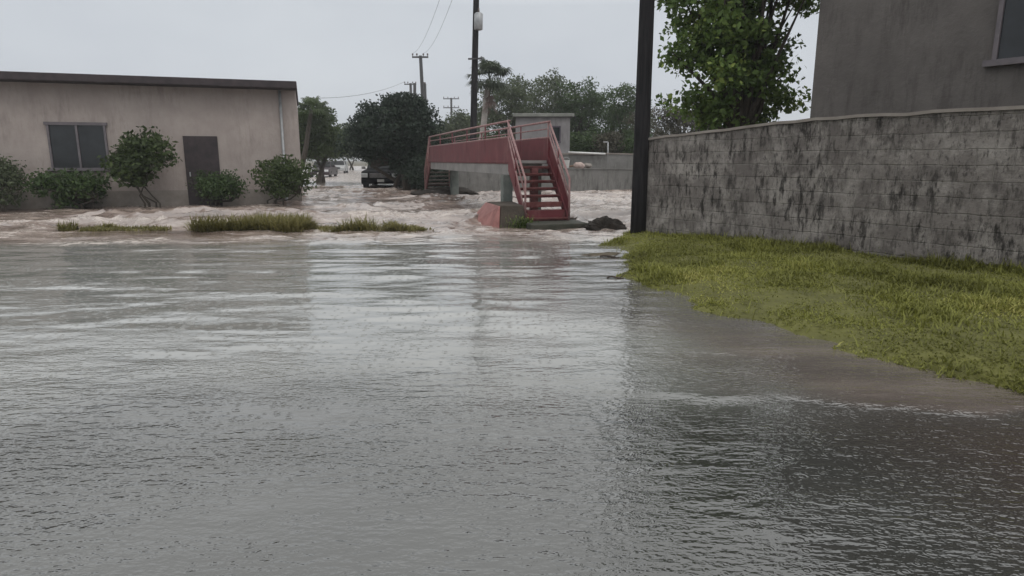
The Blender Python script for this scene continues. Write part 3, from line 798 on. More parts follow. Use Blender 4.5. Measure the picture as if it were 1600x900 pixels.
# ------------------------------------------------------------------ walls and hut behind
def block_wall(name, a, b, z0, z1, th, mat, label, cap=None, capmat='cap', ragged=0, seed=0, seg=.4):
    a = Vector(a); b = Vector(b); o = (a + b) / 2; o.z = 0
    dd = (b - a); dd.z = 0; ln = dd.length; dd.normalize(); nn = Vector((dd.y, -dd.x, 0))
    rt = empty(name, o, label, 'wall')
    k = max(2, int(ln / seg))
    rr = random.Random(seed)
    top = []
    for i in range(k + 1):
        top.append((ln * i / k, (z1(i / k) if callable(z1) else z1) + (rr.uniform(-1, 1) * ragged)))
    outline = [(0, z0)] + [(ln, z0)] + top[::-1]
    a0 = Vector((a.x, a.y, 0))
    MB(o).prism(outline, th, a0, dd, Z3, nn).build('wall_body', mat, rt)
    if cap:
        c = MB(o)
        o2 = [(u_, z_ + .003) for u_, z_ in top] + [(u_, z_ + cap) for u_, z_ in top[::-1]]
        c.prism(o2, th + .07, a0, dd, Z3, nn).build('coping', capmat, rt)
    return rt
# low front wall and higher rear wall on the far bank
a = P(690, 290, 30.2); b = P(1075, 290, 28.6)
block_wall('boundary_wall', (a.x, a.y, 0), (b.x, b.y, 0), -.5, zat(265, 29), .22, 'grey_wall', 'low grey block wall on the far bank with its foot in the water', cap=.05, capmat='grey_wall', ragged=.01, seed=3)
a = P(866, 260, 31.6); b = P(1080, 260, 30.4)
block_wall('rear_wall', (a.x, a.y, 0), (b.x, b.y, 0), -.3, lambda t: zat(241, 31) - .05 * t, .2, 'grey_wall', 'higher grey wall right of the hut behind the low wall', cap=.07, capmat='cap', ragged=.015, seed=4)
a = P(716, 275, 33.0); b = P(812, 275, 33.0)
block_wall('garden_wall', (a.x, a.y, 0), (b.x, b.y, 0), -.3, zat(256, 33), .2, 'grey_wall', 'plain grey wall seen under the deck of the footbridge', ragged=.02, seed=6)

# hut with overhanging slab roof
hx0, hx1 = P(806, 240, 34).x, P(890, 240, 34).x
hz = zat(183, 34)
ho = Vector(((hx0 + hx1) / 2, 35.4, 0))
hut = empty('concrete_hut', ho, 'small grey concrete hut with flat slab roof and dark window behind the footbridge', 'hut')
MB(ho).box((ho.x, ho.y, hz / 2 - .1), (hx1 - hx0, 2.8, hz + .2)).build('wall_body', 'hut', hut, .01)
rf = MB(ho).box((ho.x + .02, ho.y, hz + .10), (hx1 - hx0 + .34, 3.2, .17)).build('roof', 'hut_roof', hut, .02)
wx0, wx1 = P(862, 210, 34).x, P(875, 210, 34).x
wz0, wz1 = zat(222, 34), zat(197, 34)
fr = MB(ho)
fr.box(((wx0 + wx1) / 2, 33.975, wz1 - .03), (wx1 - wx0 + .06, .09, .07)); fr.box(((wx0 + wx1) / 2, 33.975, wz0), (wx1 - wx0 + .10, .13, .07))
fr.box((wx0, 33.975, (wz0 + wz1) / 2), (.06, .08, wz1 - wz0 - .11)); fr.box((wx1, 33.975, (wz0 + wz1) / 2), (.06, .08, wz1 - wz0 - .11))
wf = fr.build('window', 'purple', hut)
MB(ho).box(((wx0 + wx1) / 2, 33.985, (wz0 + wz1) / 2), (wx1 - wx0 - .06, .03, wz1 - wz0 - .11)).build('pane', 'glass', wf)

# pipe on the rear wall, post with bracket, bucket and rubbish
q0 = P(888, 238, 31.2); q1 = P(946, 240.5, 30.9)
setp(MB().tube([q0, q1], .045, 8).build('pipe', 'white'), 'long pale pipe lying along the top of the rear grey wall', 'pipe')
b0 = P(950, 243, 31.05); t0 = P(950, 222, 31.05)
po = Vector((b0.x, b0.y, 0))
pst = empty('bracket_post', po, 'thin pale post with a short side arm fixed on the rear wall', 'post')
MB(po).tube([b0 - Z3 * .35, t0], .032, 8).build('post', 'metal_grey', pst)
MB(po).tube([t0, t0 - Vector((.22, 0, 0))], .026, 8).build('arm', 'metal_grey', pst)
c = P(884, 248, 30.1)
bo2 = Vector((c.x, c.y - .25, zat(265, 29) + .05))
bk = empty('bucket', bo2, 'small white bucket standing on the low wall right of the hut', 'bucket')
MB(bo2).tube([bo2, bo2 + Z3 * .02, bo2 + Z3 * .34, bo2 + Z3 * .36], [.12, .13, .165, .175], 14).build('bucket_body', 'white', bk)
hp = [bo2 + Vector((.17 * math.cos(t), 0, .35 + .14 * math.sin(t))) for t in np.linspace(0, math.pi, 9)]
MB(bo2).tube(hp, .009, 6).build('handle', 'metal_grey', bk)

def sack(name, c, s, seed, label, mat='sack'):
    o = lump(name, c, s, mat, label, 'rubbish', seed, .3, 3, .45)
    for p in o.data.polygons: p.use_smooth = True
    return o
zl = zat(265, 29) + .05
c = P(905, 250, 30.0); sack('rubbish_sack', (c.x, c.y, zl + .10), (.27, .18, .17), 3, 'pale pinkish sack of rubbish slumped on the low grey wall')
c = P(917, 253, 30.4); sack('rubbish_sack', (c.x, c.y, zl + .09), (.24, .2, .13), 8, 'smaller dull sack beside the pale one on the low wall', 'cap')
c = P(893, 261, 30.05)
setp(MB().box((c.x - .1, c.y + .1, zl + .08), (.75, .5, .05), (Vector((.98, .1, .12)).normalized(), Vector((-.1, .99, 0)).normalized(), Vector((-.12, 0, .99)).normalized())).build('rusty_sheet', 'orange', None, .008),
     'rust coloured sheet lying on the low wall under the pale sack', 'metal sheet')
# ------------------------------------------------------------------ right stained wall and building behind it
we = wall_a + wdir * 10.2
ztop = lambda t: 1.80 + .22 * min(1, t * 3)
block_wall('stained_wall', wall_a, we, -.15, ztop, .24, 'masonry', 'grey brown masonry wall with dark run-off stains behind the wooden pole', cap=.045, ragged=.012, seed=11, seg=.3)
def house(name, corner, u, depth, length, hgt, mat, label, win, roof_mat, eave=.45, floors=((.9, 2.0),), door=None):
    """corner = right front corner, u = direction along the facade, leftwards"""
    u = Vector(u).normalized(); nn = Vector((u.y, -u.x, 0))    # outward normal test below
    if nn.dot(-Vector(corner)) < 0: nn = -nn
    corner = Vector(corner)
    o = corner + u * length / 2; o.z = 0
    rt = empty(name, o, label, 'building')
    A = (u, nn, Z3)
    MB(o).box(corner + u * length / 2 - nn * depth / 2 + Z3 * (hgt / 2 - .25), (length, depth, hgt + .5), A).build('wall_body', mat, rt, .01)
    MB(o).box(corner + u * (length / 2) - nn * (depth / 2 - eave / 2) + Z3 * (hgt + .11), (length + .1, depth + eave, .22), A).build('roof', roof_mat, rt, .02)
    for (uu, w, z0, z1) in win:
        cc = corner + u * uu
        f = MB(o)
        zc = (z0 + z1) / 2
        f.box(cc + nn * .03 + Z3 * (z1 + .03), (w + .16, .12, .09), A); f.box(cc + nn * .05 + Z3 * (z0 - .03), (w + .24, .18, .09), A)
        for s in (-1, 0, 1):
            f.box(cc + u * s * (w / 2) + nn * .03 + Z3 * zc, (.06, .1, z1 - z0 - .04), A)
        wf = f.build('window', 'frame', rt)
        MB(o).box(cc + nn * .012 + Z3 * zc, (w - .05, .05, z1 - z0 - .03), A).build('pane', 'glass', wf)
    dpp = corner + u * .5 + nn * .07
    MB(o).tube([dpp + Z3 * (hgt - .02), dpp + Z3 * .15, dpp + Z3 * .05 + nn * .1], .045, 8).build('downpipe', 'metal_grey', rt)
    MB(o).box(corner + u * length / 2 + nn * .012 + Z3 * .22, (length - .02, .03, .55), A).build('base_band', 'cap', rt)
    if door:
        uu, w, z1 = door
        cc = corner + u * uu
        dr = MB(o).box(cc + nn * .03 + Z3 * (z1 / 2), (w, .08, z1), A).build('door', 'eave', rt, .01)
        MB(o).box(cc + nn * .09 + u * (w * .38) + Z3 * 1.0, (.03, .06, .14), A).build('handle', 'metal_grey', dr)
    return rt
hc = Vector((-7.15, 22.0, 0))
house('plastered_house', hc, (-.953, -.303, 0), 6.5, 16, 3.7, 'house_pale', 'low pale plastered house with dark flat roof edge on the left of the flooded street',
      [(6.4, 1.5, 1.2, 2.5), (10.4, 1.5, 1.2, 2.5)], 'eave', .7, door=(3.0, 1.0, 2.2))
rc = wall_a + wdir * 2.6 + Vector((1.5, 2.0, 0))
house('brown_house', rc + wdir * 11, -wdir, 6, 11, 6.2, 'house_brown', 'grey brown plastered house standing behind the stained wall at right', 
      [(7.6, 1.1, 2.9, 4.3), (3.6, 1.1, 2.9, 4.3)], 'eave', .4)

# ------------------------------------------------------------------ poles
def pole_body(mb, x, y, z1, r0, r1, lean=(0, 0), z0=-.5):
    k = 6
    pts = [(x + lean[0] * i / k, y + lean[1] * i / k, z0 + (z1 - z0) * i / k) for i in range(k + 1)]
    mb.tube(pts, [r0 + (r1 - r0) * i / k for i in range(k + 1)], 14)
    return pts[-1]
def insulator(o, p, rt, h=.16):
    p = Vector(p)
    MB(o).tube([p, p + Z3 * h * .35, p + Z3 * h * .36, p + Z3 * h * .7, p + Z3 * h * .71, p + Z3 * h], [.018, .018, .055, .05, .035, .03], 8).build('insulator', 'insul', rt)

b0 = G(997, 366, .04); o = Vector((b0.x, b0.y, 0))
pr = empty('utility_pole', o, 'thick dark wooden utility pole in the foreground at the left end of the stained wall', 'utility pole', 'utility poles')
m = MB(o); pole_body(m, o.x, o.y, 9.0, .158, .115, (-.0, 0)); m.build('pole', 'wood_dark', pr)
m = MB(o); m.bar((o.x - .9, o.y - .1, 8.4), (o.x + .9, o.y - .1, 8.4), .1, .12); ca = m.build('crossarm', 'wood_dark', pr, .006)
for s in (-.8, 0.35, .8): insulator(o, (o.x + s, o.y - .1, 8.46), ca)

b0 = G(737, 299); o = Vector((b0.x, b0.y, 0)); Yc = o.y
tp = P(743.5, 0, Yc)
pc = empty('utility_pole', o, 'tall dark pole carrying a pale transformer behind the footbridge', 'utility pole', 'utility poles')
ztopc = tp.z + 1.9
leanx = (tp.x - o.x) * (ztopc + .5) / (tp.z)
m = MB(o); pole_body(m, o.x, o.y, ztopc, .165, .125, (leanx, 0)); m.build('pole', 'wood_dark', pc)
def on_c(py):
    q = P(740, py, Yc); return Vector((o.x + leanx * (q.z + .5) / (ztopc + .5), Yc, q.z))
k0, k1 = on_c(49), on_c(22)
k0 = k0 + Vector((.14, -.28, 0)); k1 = k1 + Vector((.14, -.28, 0))
tr = MB(o).tube([k0, k0 + Z3 * .03, k1 - Z3 * .06, k1], [.14, .19, .19, .13], 16).build('transformer', 'metal_grey', pc)
MB(o).tube([k1 - Z3 * .02, k1 + Z3 * .2], [.045, .03], 8).build('bushing', 'insul', tr)
kb = on_c(36); MB(o).box(kb + Vector((.07, -.16, 0)), (.12, .12, .3)).build('bracket', 'metal_grey', tr)
ka = on_c(93)
MB(o).bar(ka + Vector((-.30, -.17, 0)), ka + Vector((.34, -.17, .02)), .06, .07).build('spacer_arm', 'wood_far', pc, .004)
kt = Vector((o.x + leanx * .99, Yc, ztopc - .25))
ca = MB(o).bar(kt + Vector((-1.1, -.17, 0)), kt + Vector((1.1, -.17, 0)), .1, .12).build('crossarm', 'wood_dark', pc, .006)
c_ins = [kt + Vector((s, -.17, .06)) for s in (-1.0, -.4, 1.0)]
for p in c_ins: insulator(o, p, ca)

def far_pole(px, py_top, Y, arm=(12, 12), arms=1, r=.15, label='', leanp=0, dy=0):
    t = P(px, py_top, Y)
    o = Vector((t.x + leanp, Y, 0))
    rt = empty('utility_pole', o, label, 'utility pole', 'utility poles')
    m = MB(o); pole_body(m, o.x, o.y, t.z, r * 1.15, r * .85, (-leanp, 0)); m.build('pole', 'wood_far', rt)
    ins = []
    for k in range(arms):
        z = t.z - .18 - k * (13 * Y / 1000)
        pa = Vector((t.x - arm[0] * Y / 1000, Y - r - .06, z)); pb = Vector((t.x + arm[1] * Y / 1000, Y - r - .06, z))
        ca = MB(o).bar(pa, pb, .12, .16).build('crossarm', 'wood_far', rt)
        for f in (0.04, .3, .7, .96):
            p = pa.lerp(pb, f) + Z3 * .07
            q = p + Z3 * .3
            MB(o).tube([p, p + Z3 * .1, p + Z3 * .12, q], [.03, .03, .10, .07], 7).build('insulator', 'insul', ca)
            ins.append(q)
    return rt, ins
pA, insA = far_pole(657, 87, 70, (12, 12), 1, .20, 'tall slender utility pole with one crossarm rising above the round dark tree', .35)
pB, insB = far_pole(641.5, 130, 100, (9, 9), 1, .22, 'short looking distant pole with crossarm at the top left of the round tree')
pC, insC = far_pole(648, 130, 62, (3, 3), 0, .16, 'plain stub of a thick pole without crossarm above the round tree', -.3)
pD, insD = far_pole(664, 131, 95, (5, 1), 1, .22, 'distant pole with a short arm just right of the tallest slender one')
pE, insE = far_pole(705, 153, 125, (12, 12), 2, .22, 'distant pole with two crossarms between round tree and footbridge')

def cable(a, b, sag, rad, label, n=24):
    a = Vector(a); b = Vector(b)
    pts = [a.lerp(b, t) - Z3 * sag * 4 * t * (1 - t) for t in np.linspace(0, 1, n)]
    return setp(MB().tube(pts, rad, 5).build('power_line', 'wire'), label, 'cable', 'overhead power lines')
cable(c_ins[0] + Z3 * .16, insA[0], .9, .009, 'left cable running from the transformer pole to the tall slender pole')
cable(c_ins[1] + Z3 * .16, insA[2], .9, .009, 'right cable running from the transformer pole to the tall slender pole')
cable(insB[0], P(470, 153, 60), .7, .02, 'faint cable sagging from the far short pole towards the left trees')

# ------------------------------------------------------------------ trees
def at(px, py, Y, rx, rz, ry=None):
    p = P(px, py, Y); s = Y / 1000.0 / 1.02
    return (p.x, Y, p.z, rx * s, (ry or rx) * s, rz * s)

Yt = 31.5
tb = P(633, 297, Yt)
tree('round_tree', (tb.x, Yt, 0), [at(618, 195, Yt, 62, 44), at(575, 215, Yt, 36, 34), at(660, 210, Yt, 36, 40), at(640, 175, Yt, 36, 26), at(597, 172, Yt, 30, 20), at(556, 228, Yt, 20, 16), at(655, 245, Yt - .3, 28, 22), at(612, 234, Yt, 40, 14), at(588, 236, Yt, 26, 9), at(640, 250, Yt + .5, 40, 20), at(680, 235, Yt + 1, 26, 28)],
     'leaf_dark', 'dense round dark tree leaning over the parked pickup', n_clump=330, per_clump=105, clump_r=.36, leaf=.15, trunk_r=.16, trunks=4, seed=3, shell=.5, spread=.5)
Yl = 42
tree('street_tree', (P(497, 270, Yl).x, Yl, 0), [at(498, 212, Yl, 36, 34), at(485, 228, Yl, 44, 20), at(512, 222, Yl, 24, 22), at(470, 205, Yl, 34, 34), at(500, 188, Yl, 22, 20)],
     'leaf_olive', 'olive green tree above the dark cars at the left of the street', n_clump=240, per_clump=120, clump_r=.45, leaf=.17, trunk_r=.16, trunks=2, seed=5)
# palm-like shrub top left edge
def fan_palm(name, base, top, label, n_f, fl, mat, seed, trunk_r=.17, skirt=0, bark='bark_pale', trunk_h=None):
    rnd = np.random.default_rng(seed); base = Vector(base); top = Vector(top)
    rt = empty(name, base, label, 'palm tree')
    k = 8
    MB(base).tube([base.lerp(top, i / k) + Vector((math.sin(i * .6) * .05, 0, 0)) for i in range(k + 1)], [trunk_r * (1.25 - .4 * i / k) for i in range(k + 1)], 12).build('trunk', bark, rt)
    def fronds(count, elev, length, mat, nm, drop):
        Vs = []; Fs = []; tn = []
        for i in range(count):
            az = rnd.uniform(0, 6.283); el = R(rnd.uniform(*elev))
            D = Vector((math.cos(az) * math.cos(el), math.sin(az) * math.cos(el), math.sin(el)))
            stem = top + D * length * .5 * rnd.uniform(.8, 1.1) - Z3 * (rnd.uniform(0, drop))
            up = Vector((0, 0, 1)); S = D.cross(up).normalized(); U = S.cross(D)
            a0 = len(Vs)
            # petiole
            w = S * .018
            Vs += [top - w, top + w, stem + w, stem - w]; Fs.append((a0, a0 + 1, a0 + 2, a0 + 3)); t = rnd.uniform(0, 1); tn.append(t)
            for j in range(15):
                a = R(-105 + 210 * j / 14)
                dr = (D * math.cos(a) + S * math.sin(a)).normalized()
                L = length * .55 * (1 - .25 * abs(j - 7) / 7) * rnd.uniform(.85, 1.1)
                tip = stem + dr * L * .85 - Z3 * L * .32
                midp = stem + dr * L * .55
                sd = dr.cross(U).normalized() * (L * .055)
                a0 = len(Vs)
                Vs += [stem - sd * .4, stem + sd * .4, midp + sd, midp - sd, tip + sd * .15, tip - sd * .15]
                Fs += [(a0, a0 + 1, a0 + 2, a0 + 3), (a0 + 3, a0 + 2, a0 + 4, a0 + 5)]
                tn += [min(1, t * .6 + rnd.uniform(0, .4))] * 2
        np_mesh(nm, np.array([tuple(v - base) for v in Vs]), np.array(Fs), mat, rt, face_attrs={'leaf_rand': np.array(tn)})
    fronds(n_f, (-25, 75), fl, mat, 'crown', .1)
    if skirt:
        fronds(skirt, (-82, -45), fl * .5, 'dead_frond', 'dead_fronds', 1.9)
    return rt
Yp = 37.0
fan_palm('palm_tree', P(745, 262, Yp), P(765, 124, Yp), 'fan palm with a skirt of dead pinkish fronds behind the transformer pole', 38, 1.55, 'leaf_palm', 4, .16, 13)
fan_palm('palm_tree', P(470, 265, 40), P(488, 172, 40), 'small green palm at the left edge above the olive tree', 26, 1.3, 'leaf_olive', 9, .14, 0, bark='bark')

# background trees behind the walls
bt = [
 ('mesquite_tree', 790, 48, [(790, 165, 46, 38), (815, 145, 34, 26), (770, 195, 40, 36)], 'leaf_mesq', 'airy mesquite tree just right of the fan palm behind the hut', 11),
 ('mesquite_tree', 850, 52, [(850, 150, 40, 36), (862, 128, 26, 20), (880, 175, 44, 40), (840, 190, 46, 30)], 'leaf_mesq', 'tallest airy mesquite with a thin open top above the hut roof', 12),
 ('mesquite_tree', 910, 50, [(905, 150, 34, 28), (925, 180, 46, 40), (890, 195, 40, 40)], 'leaf_mesq_b', 'greener mesquite tree rising right of the hut', 13),
 ('mesquite_tree', 975, 47, [(972, 160, 30, 30), (985, 195, 40, 40), (955, 205, 40, 34)], 'leaf_mesq_b', 'mesquite tree with a rounded top just left of the foreground pole', 14),
 ('mesquite_tree', 1050, 40, [(1040, 190, 42, 26), (1075, 200, 46, 30), (1015, 200, 34, 30), (1120, 190, 50, 40)], 'leaf_brown', 'dull brownish scrub tree showing above the stained wall', 15),
 ('small_tree', 718, 60, [(716, 195, 26, 18), (700, 215, 30, 20), (735, 205, 18, 24)], 'leaf_mesq', 'small distant tree between the round tree and the transformer pole', 16),
 ('small_tree', 548, 95, [(548, 222, 22, 26), (575, 225, 26, 26), (528, 228, 22, 20)], 'leaf_olive', 'distant tree closing the far end of the flooded street', 17),
 ('small_tree', 600, 70, [(610, 225, 50, 30), (680, 222, 40, 30)], 'leaf_mesq_b', 'distant bushy tree hidden behind the round dark tree', 18),
]
for nm, px, Yd, bl, mt, lb, sd in bt:
    gb = P(px, 262, Yd)
    tree(nm, (gb.x, Yd, .1), [at(a, b, Yd + .6 * ((i % 3) - 1), c, dd, c * .8) for i, (a, b, c, dd) in enumerate(bl)], mt, lb, 'tree',
         'trees behind the far walls' if nm == 'mesquite_tree' else None,
         n_clump=165, per_clump=66, clump_r=.46 * Yd / 50, leaf=.19 * Yd / 50, trunk_r=.14, trunks=2, seed=sd, shell=.35, aspect=.5)
# scrub along the foot of those trees, behind the walls
for i, (px, Yd, rx, top) in enumerate([(770, 36.5, 30, 205), (835, 41, 50, 200), (905, 38, 36, 203), (950, 37.5, 34, 205), (995, 37, 34, 208), (1045, 34, 40, 210)]):
    zc = P(px, (top + 262) / 2, Yd)
    tree('scrub_bush', (zc.x, Yd, .1), [at(px, (top + 255) / 2 + 4, Yd, rx, (255 - top) / 2)], 'leaf_brown' if i % 2 else 'leaf_mesq_b',
         ['green bush just behind the fan palm trunk', 'dry bush behind the hut', 'green bush right of the hut above the rear wall', 'dry brown bush above the bracket post on the rear wall',
          'green bush behind the foreground pole', 'dry brown bush above the left end of the stained wall'][i], 'bush', 'scrub behind the far walls',
         n_clump=70, per_clump=80, clump_r=.34, leaf=.14, trunk_r=.05, trunks=3, seed=40 + i, shell=.2)

Yd = 30.2
for px, yy, lb in ((672, Yd, 'dark bush behind the far stairs of the footbridge'), (652, 33.5, 'dark bush at the foot of the round tree')):
    zc = P(px, 272, yy)
    tree('scrub_bush', (zc.x, yy, 0), [at(px, 272, yy, 32, 26), at(px + 18, 278, yy, 22, 20)], 'leaf_dark', lb, 'bush', 'scrub behind the far walls', n_clump=90, per_clump=90, clump_r=.3, leaf=.13, trunk_r=.05, trunks=3, seed=int(px), shell=.2)
# near tree over the right wall
Yr = 14.2
def rt_(px, py, rx, rz, Y=Yr): return at(px, py, Y, rx, rz)
tree('leafy_tree', (P(1165, 300, 14.8).x, 14.8, .1), [rt_(1140, 40, 52, 42), rt_(1072, 22, 34, 18), rt_(1062, 2, 30, 16), rt_(1100, 60, 34, 22), rt_(1076, 96, 34, 20), rt_(1058, 90, 18, 10), rt_(1120, 110, 44, 30),
      rt_(1070, 158, 32, 12, 14.4), rt_(1104, 160, 38, 24, 14.4), rt_(1128, 190, 34, 20, 14.5), rt_(1175, 120, 56, 44, 14.8), rt_(1205, 60, 40, 26, 15), rt_(1222, 165, 30, 16, 14.8), rt_(1180, 195, 30, 18, 14.8),
      rt_(1170, -70, 100, 70, 14.8), rt_(1090, -50, 60, 36, 14.4), rt_(1250, -20, 40, 26, 14.9)],
     'leaf_fresh', 'leafy bright green tree hanging over the stained wall at right', n_clump=400, per_clump=72, clump_r=.25, leaf=.13, trunk_r=.15, trunks=1, seed=23, shell=.45, spread=.2, aspect=.6)

# hedge at the foot of the left house: mixed bushes that grow into one another
hl_ = ['olive bush nearest the street corner of the pale house', 'low dark bush second from the street corner of the pale house', 'tall loose bush between door and window of the pale house',
       'broad olive bush under the nearer window of the pale house', 'thin pale bush between the two windows of the pale house', 'dark bush under the farther window of the pale house',
       'tall olive bush at the left end of the pale house']
hs_ = [(.9, 1.5, 1.2, 'leaf_olive', .11), (2.6, 1.0, 1.0, 'leaf_mesq_b', .09), (4.4, 2.3, .9, 'leaf_olive', .14), (6.3, 1.5, 1.5, 'leaf_mesq_b', .12), (8.3, 2.0, .8, 'leaf_mesq', .10), (10.1, 1.6, 1.4, 'leaf_olive', .12), (12.4, 2.5, 1.3, 'leaf_mesq_b', .13)]
for i, (s, hh, ww, mt, lf) in enumerate(hs_):
    c = hc + Vector((-.953, -.303, 0)).normalized() * s + Vector((.303, -.953, 0)) * (.9 + .25 * math.sin(i * 3.3))
    rr_ = random.Random(i + 5)
    bl = [(c.x + rr_.uniform(-.6, .6) * ww, c.y + rr_.uniform(-.3, .3), hh * rr_.uniform(.35, .8), ww * rr_.uniform(.4, .75), .5, hh * rr_.uniform(.2, .38)) for _ in range(5)]
    tree('hedge_bush', (c.x, c.y, 0), bl, mt, hl_[i], 'bush', 'hedge before the pale house', n_clump=60, per_clump=70, clump_r=.26, leaf=lf, trunk_r=.035, trunks=4, seed=60 + i, shell=.15)

# ------------------------------------------------------------------ cars
def vehicle(name, loc, rz, label, cat, kind, paint, Wd=1.78, group='cars standing in the flooded street'):
    """local space: front looks to -Y, z=0 at the ground"""
    rt = empty(name, loc, label, cat, group, rz)
    XA, YA, ZA = Vector((1, 0, 0)), Vector((0, 1, 0)), Vector((0, 0, 1))
    if kind == 'pickup':
        lower = [(-2.45, .42), (-2.5, .62), (-2.46, .98), (-2.3, 1.06), (-1.0, 1.16), (.9, 1.16), (2.5, 1.12), (2.55, .5), (2.4, .42)]
        y0, y1, y2, y3, zb, zt = -1.15, -.45, .95, 1.1, 1.14, 1.78
        Ls = 2.5; hl = (.80, .17, .86); rw = .37
    else:
        lower = [(-2.15, .28), (-2.2, .48), (-2.12, .70), (-1.9, .80), (-.85, .92), (1.2, .95), (2.05, .93), (2.15, .5), (2.05, .28)]
        y0, y1, y2, y3, zb, zt = -1.0, -.25, .95, 1.6, .92, 1.44
        Ls = 2.2; hl = (.62, .13, .64); rw = .31
    body = MB().prism(lower, Wd, (0, 0, 0), YA, ZA, XA)
    w0, w1 = Wd / 2 - .05, Wd / 2 - .22
    body.hexa([(-w0, y0, zb - .05), (w0, y0, zb - .05), (w0, y3, zb - .05), (-w0, y3, zb - .05), (-w1, y1, zt), (w1, y1, zt), (w1, y2, zt), (-w1, y2, zt)])
    body.build('body', paint, rt, .035)
    # windscreen and side windows, set proud of the cab
    def lerp(a, b, t): return a + (b - a) * t
    def panel(pts, name):
        c = sum((Vector(p) for p in pts), Vector()) / 4
        n = (Vector(pts[1]) - Vector(pts[0])).cross(Vector(pts[3]) - Vector(pts[0])).normalized()
        if n.dot(c - Vector((0, (y0 + y3) / 2, zb))) < 0: n = -n
        a = [Vector(p) + n * .004 for p in pts]; b = [p + n * .014 for p in a]
        MB().hexa(a + b).build(name, 'car_glass', rt)
    t0_, t1_ = .14, .90
    def cab(sx, front, t):
        return Vector((sx * lerp(w0, w1, t), lerp(y0, y1, t) if front else lerp(y3, y2, t), lerp(zb - .05, zt, t)))
    panel([cab(-.92, 1, t0_), cab(.92, 1, t0_), cab(.92, 1, t1_), cab(-.92, 1, t1_)], 'windscreen')
    panel([cab(-.9, 0, t0_), cab(.9, 0, t0_), cab(.9, 0, t1_), cab(-.9, 0, t1_)], 'rear_window')
    for s in (-1, 1):
        def sp(t, f): return Vector((s * lerp(w0, w1, t), lerp(lerp(y0, y1, t), lerp(y3, y2, t), f), lerp(zb - .05, zt, t)))
        panel([sp(t0_, .1), sp(t0_, .48), sp(t1_, .48), sp(t1_, .08)], 'side_window')
        panel([sp(t0_, .52), sp(t0_, .9), sp(t1_, .92), sp(t1_, .52)], 'side_window')
        fy = min(p[0] for p in lower)
        MB().box((s * hl[0], fy + .03, hl[2]), (.34, .10, hl[1] + .05)).build('headlight', 'lens', rt, .03)
        m = MB().box((s * (Wd / 2 + .12), y0 + .28, zb + .10), (.2, .1, .15)); m.box((s * (Wd / 2 + .01), y0 + .30, zb + .06), (.09, .04, .05))
        m.build('side_mirror', 'chrome' if kind == 'pickup' else paint, rt, .02)
        for wy in (-Ls * .62, Ls * .6):
            wc = Vector((s * (Wd / 2 - .10), wy, rw))
            wh = MB().tube([wc - XA * .11, wc - XA * .09, wc + XA * .09, wc + XA * .11], [rw - .04, rw, rw, rw - .04], 20).build('wheel', 'tyre', rt)
            MB().tube([wc + XA * s * .10, wc + XA * s * .118], [rw * .62, rw * .55], 16).build('rim', 'rim', wh)
        MB().box((s * (Wd / 2 - .2), max(p[0] for p in lower) - .0, hl[2] + .05), (.2, .06, .2)).build('tail_light', 'red', rt, .01)
    fy = min(p[0] for p in lower)
    g = MB()
    for k in range(4): g.box((0, fy - .005, hl[2] - .09 + k * .06), (1.05 if kind == 'pickup' else .8, .07, .028))
    g.build('grille', 'chrome' if kind == 'pickup' else 'tyre', rt)
    bz = .58 if kind == 'pickup' else .42
    bp = MB().box((0, fy - .06, bz), (Wd - .04, .16, .17)).build('bumper', 'black_paint' if kind == 'pickup' else paint, rt, .03)
    MB().box((.06, fy - .148, bz + .01), (.36, .02, .14)).build('license_plate', 'plate', bp)
    return rt
g = G(589, 294); 
vehicle('pickup_truck', (g.x, g.y + 2.6, -.20), .06, 'dark pickup facing us under the round tree, wheels in the flood', 'pickup', 'pickup', 'black_paint', Wd=1.95)
g = P(506, 270, 58); vehicle('parked_car', (g.x, 58, -.10), .1, 'dark maroon car nearer to us under the olive street tree', 'car', 'sedan', 'dark_paint')
g = P(529, 262, 74); vehicle('parked_car', (g.x, 74, -.05), .15, 'pale silver car parked farther up the flooded street', 'car', 'sedan', 'silver_paint')

# ------------------------------------------------------------------ floating bits
def twig(px, py, ln, ang, label, rad=.012):
    c = G(px, py, .01); dv = Vector((math.cos(ang), math.sin(ang), 0))
    m = MB(); pts = [c + dv * ln * (t - .5) + Vector((0, 0, .012 * math.sin(t * 5))) + Vector((-dv.y, dv.x, 0)) * .03 * math.sin(t * 7) for t in np.linspace(0, 1, 7)]
    m.tube(pts, [rad * .6, rad, rad * 1.1, rad, rad * .9, rad * .7, rad * .4], 6)
    k = pts[4]; m.tube([k, k + Vector((.06, .05, .03)), k + Vector((.10, .10, .05))], [rad * .6, rad * .4, rad * .2], 5)
    return setp(m.build('drift_stick', 'twig'), label, 'stick', 'sticks in the flood water')
twig(962, 434, .22, .1, 'dark stick afloat at the edge of the grass bank')
twig(953, 401, .3, -.2, 'bent stick lodged at the tip of the grass bank', .018)
twig(893, 342, .5, .9, 'driftwood stick caught beside the footing of the red stairs', .025)

# ------------------------------------------------------------------ rainy air
hm = bpy.data.materials.new('rainy air'); hm.use_nodes = True
hn = hm.node_tree; hn.nodes.clear()
ho_ = hn.nodes.new('ShaderNodeOutputMaterial'); pv = hn.nodes.new('ShaderNodeVolumePrincipled')
pv.inputs['Color'].default_value = (.93, .95, .97, 1); pv.inputs['Density'].default_value = HAZE; pv.inputs['Anisotropy'].default_value = 0.2
lnk(hn, pv.outputs['Volume'], ho_.inputs['Volume'])
MAT['haze'] = hm
setp(MB().box((0, 750, 7), (3200, 2600, 17)).build('haze', 'haze'), kind='stuff')

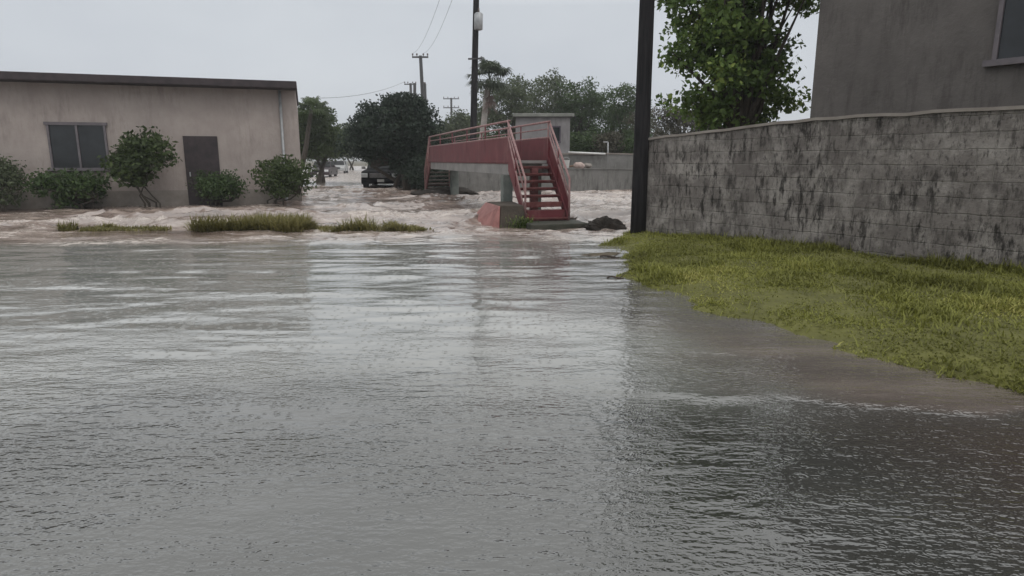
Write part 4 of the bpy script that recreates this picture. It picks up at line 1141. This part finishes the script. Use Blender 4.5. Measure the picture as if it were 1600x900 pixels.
# ------------------------------------------------------------------ light: overcast
w = bpy.data.worlds.new('World'); scene.world = w; w.use_nodes = True
nt = w.node_tree; bg = nt.nodes['Background']
sky = nt.nodes.new('ShaderNodeTexSky'); sky.sky_type = 'NISHITA'; sky.sun_disc = False
SUN_EL, SUN_AZ = R(52), R(150)
sky.sun_elevation = SUN_EL; sky.sun_rotation = SUN_AZ
sky.air_density = 1.0; sky.dust_density = 4.0; sky.ozone_density = 1.0
hs = nt.nodes.new('ShaderNodeHueSaturation'); hs.inputs['Saturation'].default_value = .30
lnk(nt, sky.outputs['Color'], hs.inputs['Color'])
# cloud deck: brighter overhead than near the horizon, soft mottling
tc = nt.nodes.new('ShaderNodeTexCoord'); sx = nt.nodes.new('ShaderNodeSeparateXYZ')
lnk(nt, tc.outputs['Generated'], sx.inputs[0])
grad = ramp(nt, sx.outputs['Z'], [(0.0, (6.9, 7.25, 7.75)), (0.12, (6.7, 7.1, 7.65)), (0.215, (6.6, 7.0, 7.5)), (0.31, (12.6, 12.8, 12.9)), (0.50, (10.6, 10.7, 10.6)), (1.0, (11.5, 11.6, 11.6))])
mpn = nt.nodes.new('ShaderNodeMapping'); mpn.inputs['Scale'].default_value = (1, 1, 2.2)
lnk(nt, tc.outputs['Generated'], mpn.inputs['Vector'])
cn = nt.nodes.new('ShaderNodeTexNoise'); cn.inputs['Scale'].default_value = 2.4; cn.inputs['Detail'].default_value = 5; cn.inputs['Roughness'].default_value = .5
lnk(nt, mpn.outputs['Vector'], cn.inputs['Vector'])
cm = ramp(nt, cn.outputs['Fac'], [(0.3, (.90, .905, .92)), (.7, (1.07, 1.065, 1.05))])
mg = nt.nodes.new('ShaderNodeMix'); mg.data_type = 'RGBA'; mg.blend_type = 'MULTIPLY'; mg.inputs['Factor'].default_value = 1
lnk(nt, grad, mg.inputs['A']); lnk(nt, cm, mg.inputs['B'])
mx = nt.nodes.new('ShaderNodeMix'); mx.data_type = 'RGBA'; mx.inputs['Factor'].default_value = .85
lnk(nt, hs.outputs['Color'], mx.inputs['A']); lnk(nt, mg.outputs['Result'], mx.inputs['B'])
lnk(nt, mx.outputs['Result'], bg.inputs['Color'])
bg.inputs['Strength'].default_value = 0.1
sl = bpy.data.lights.new('sun', 'SUN'); sl.energy = 0.5; sl.angle = R(25); sl.color = (1, .97, .93)
so = bpy.data.objects.new('sun', sl); col.objects.link(so)
sd = Vector((math.sin(SUN_AZ) * math.cos(SUN_EL), math.cos(SUN_AZ) * math.cos(SUN_EL), math.sin(SUN_EL)))
so.rotation_euler = sd.to_track_quat('Z', 'Y').to_euler()
so.location = (0, 0, 30)

scene.view_settings.view_transform = 'Standard'
scene.view_settings.look = 'None'
scene.view_settings.exposure = 0
scene.view_settings.gamma = 1
scene.view_settings.use_curve_mapping = False
scene.render.engine = 'CYCLES'
scene.cycles.max_bounces = 6
scene.cycles.transparent_max_bounces = 4
scene.cycles.use_denoising = True
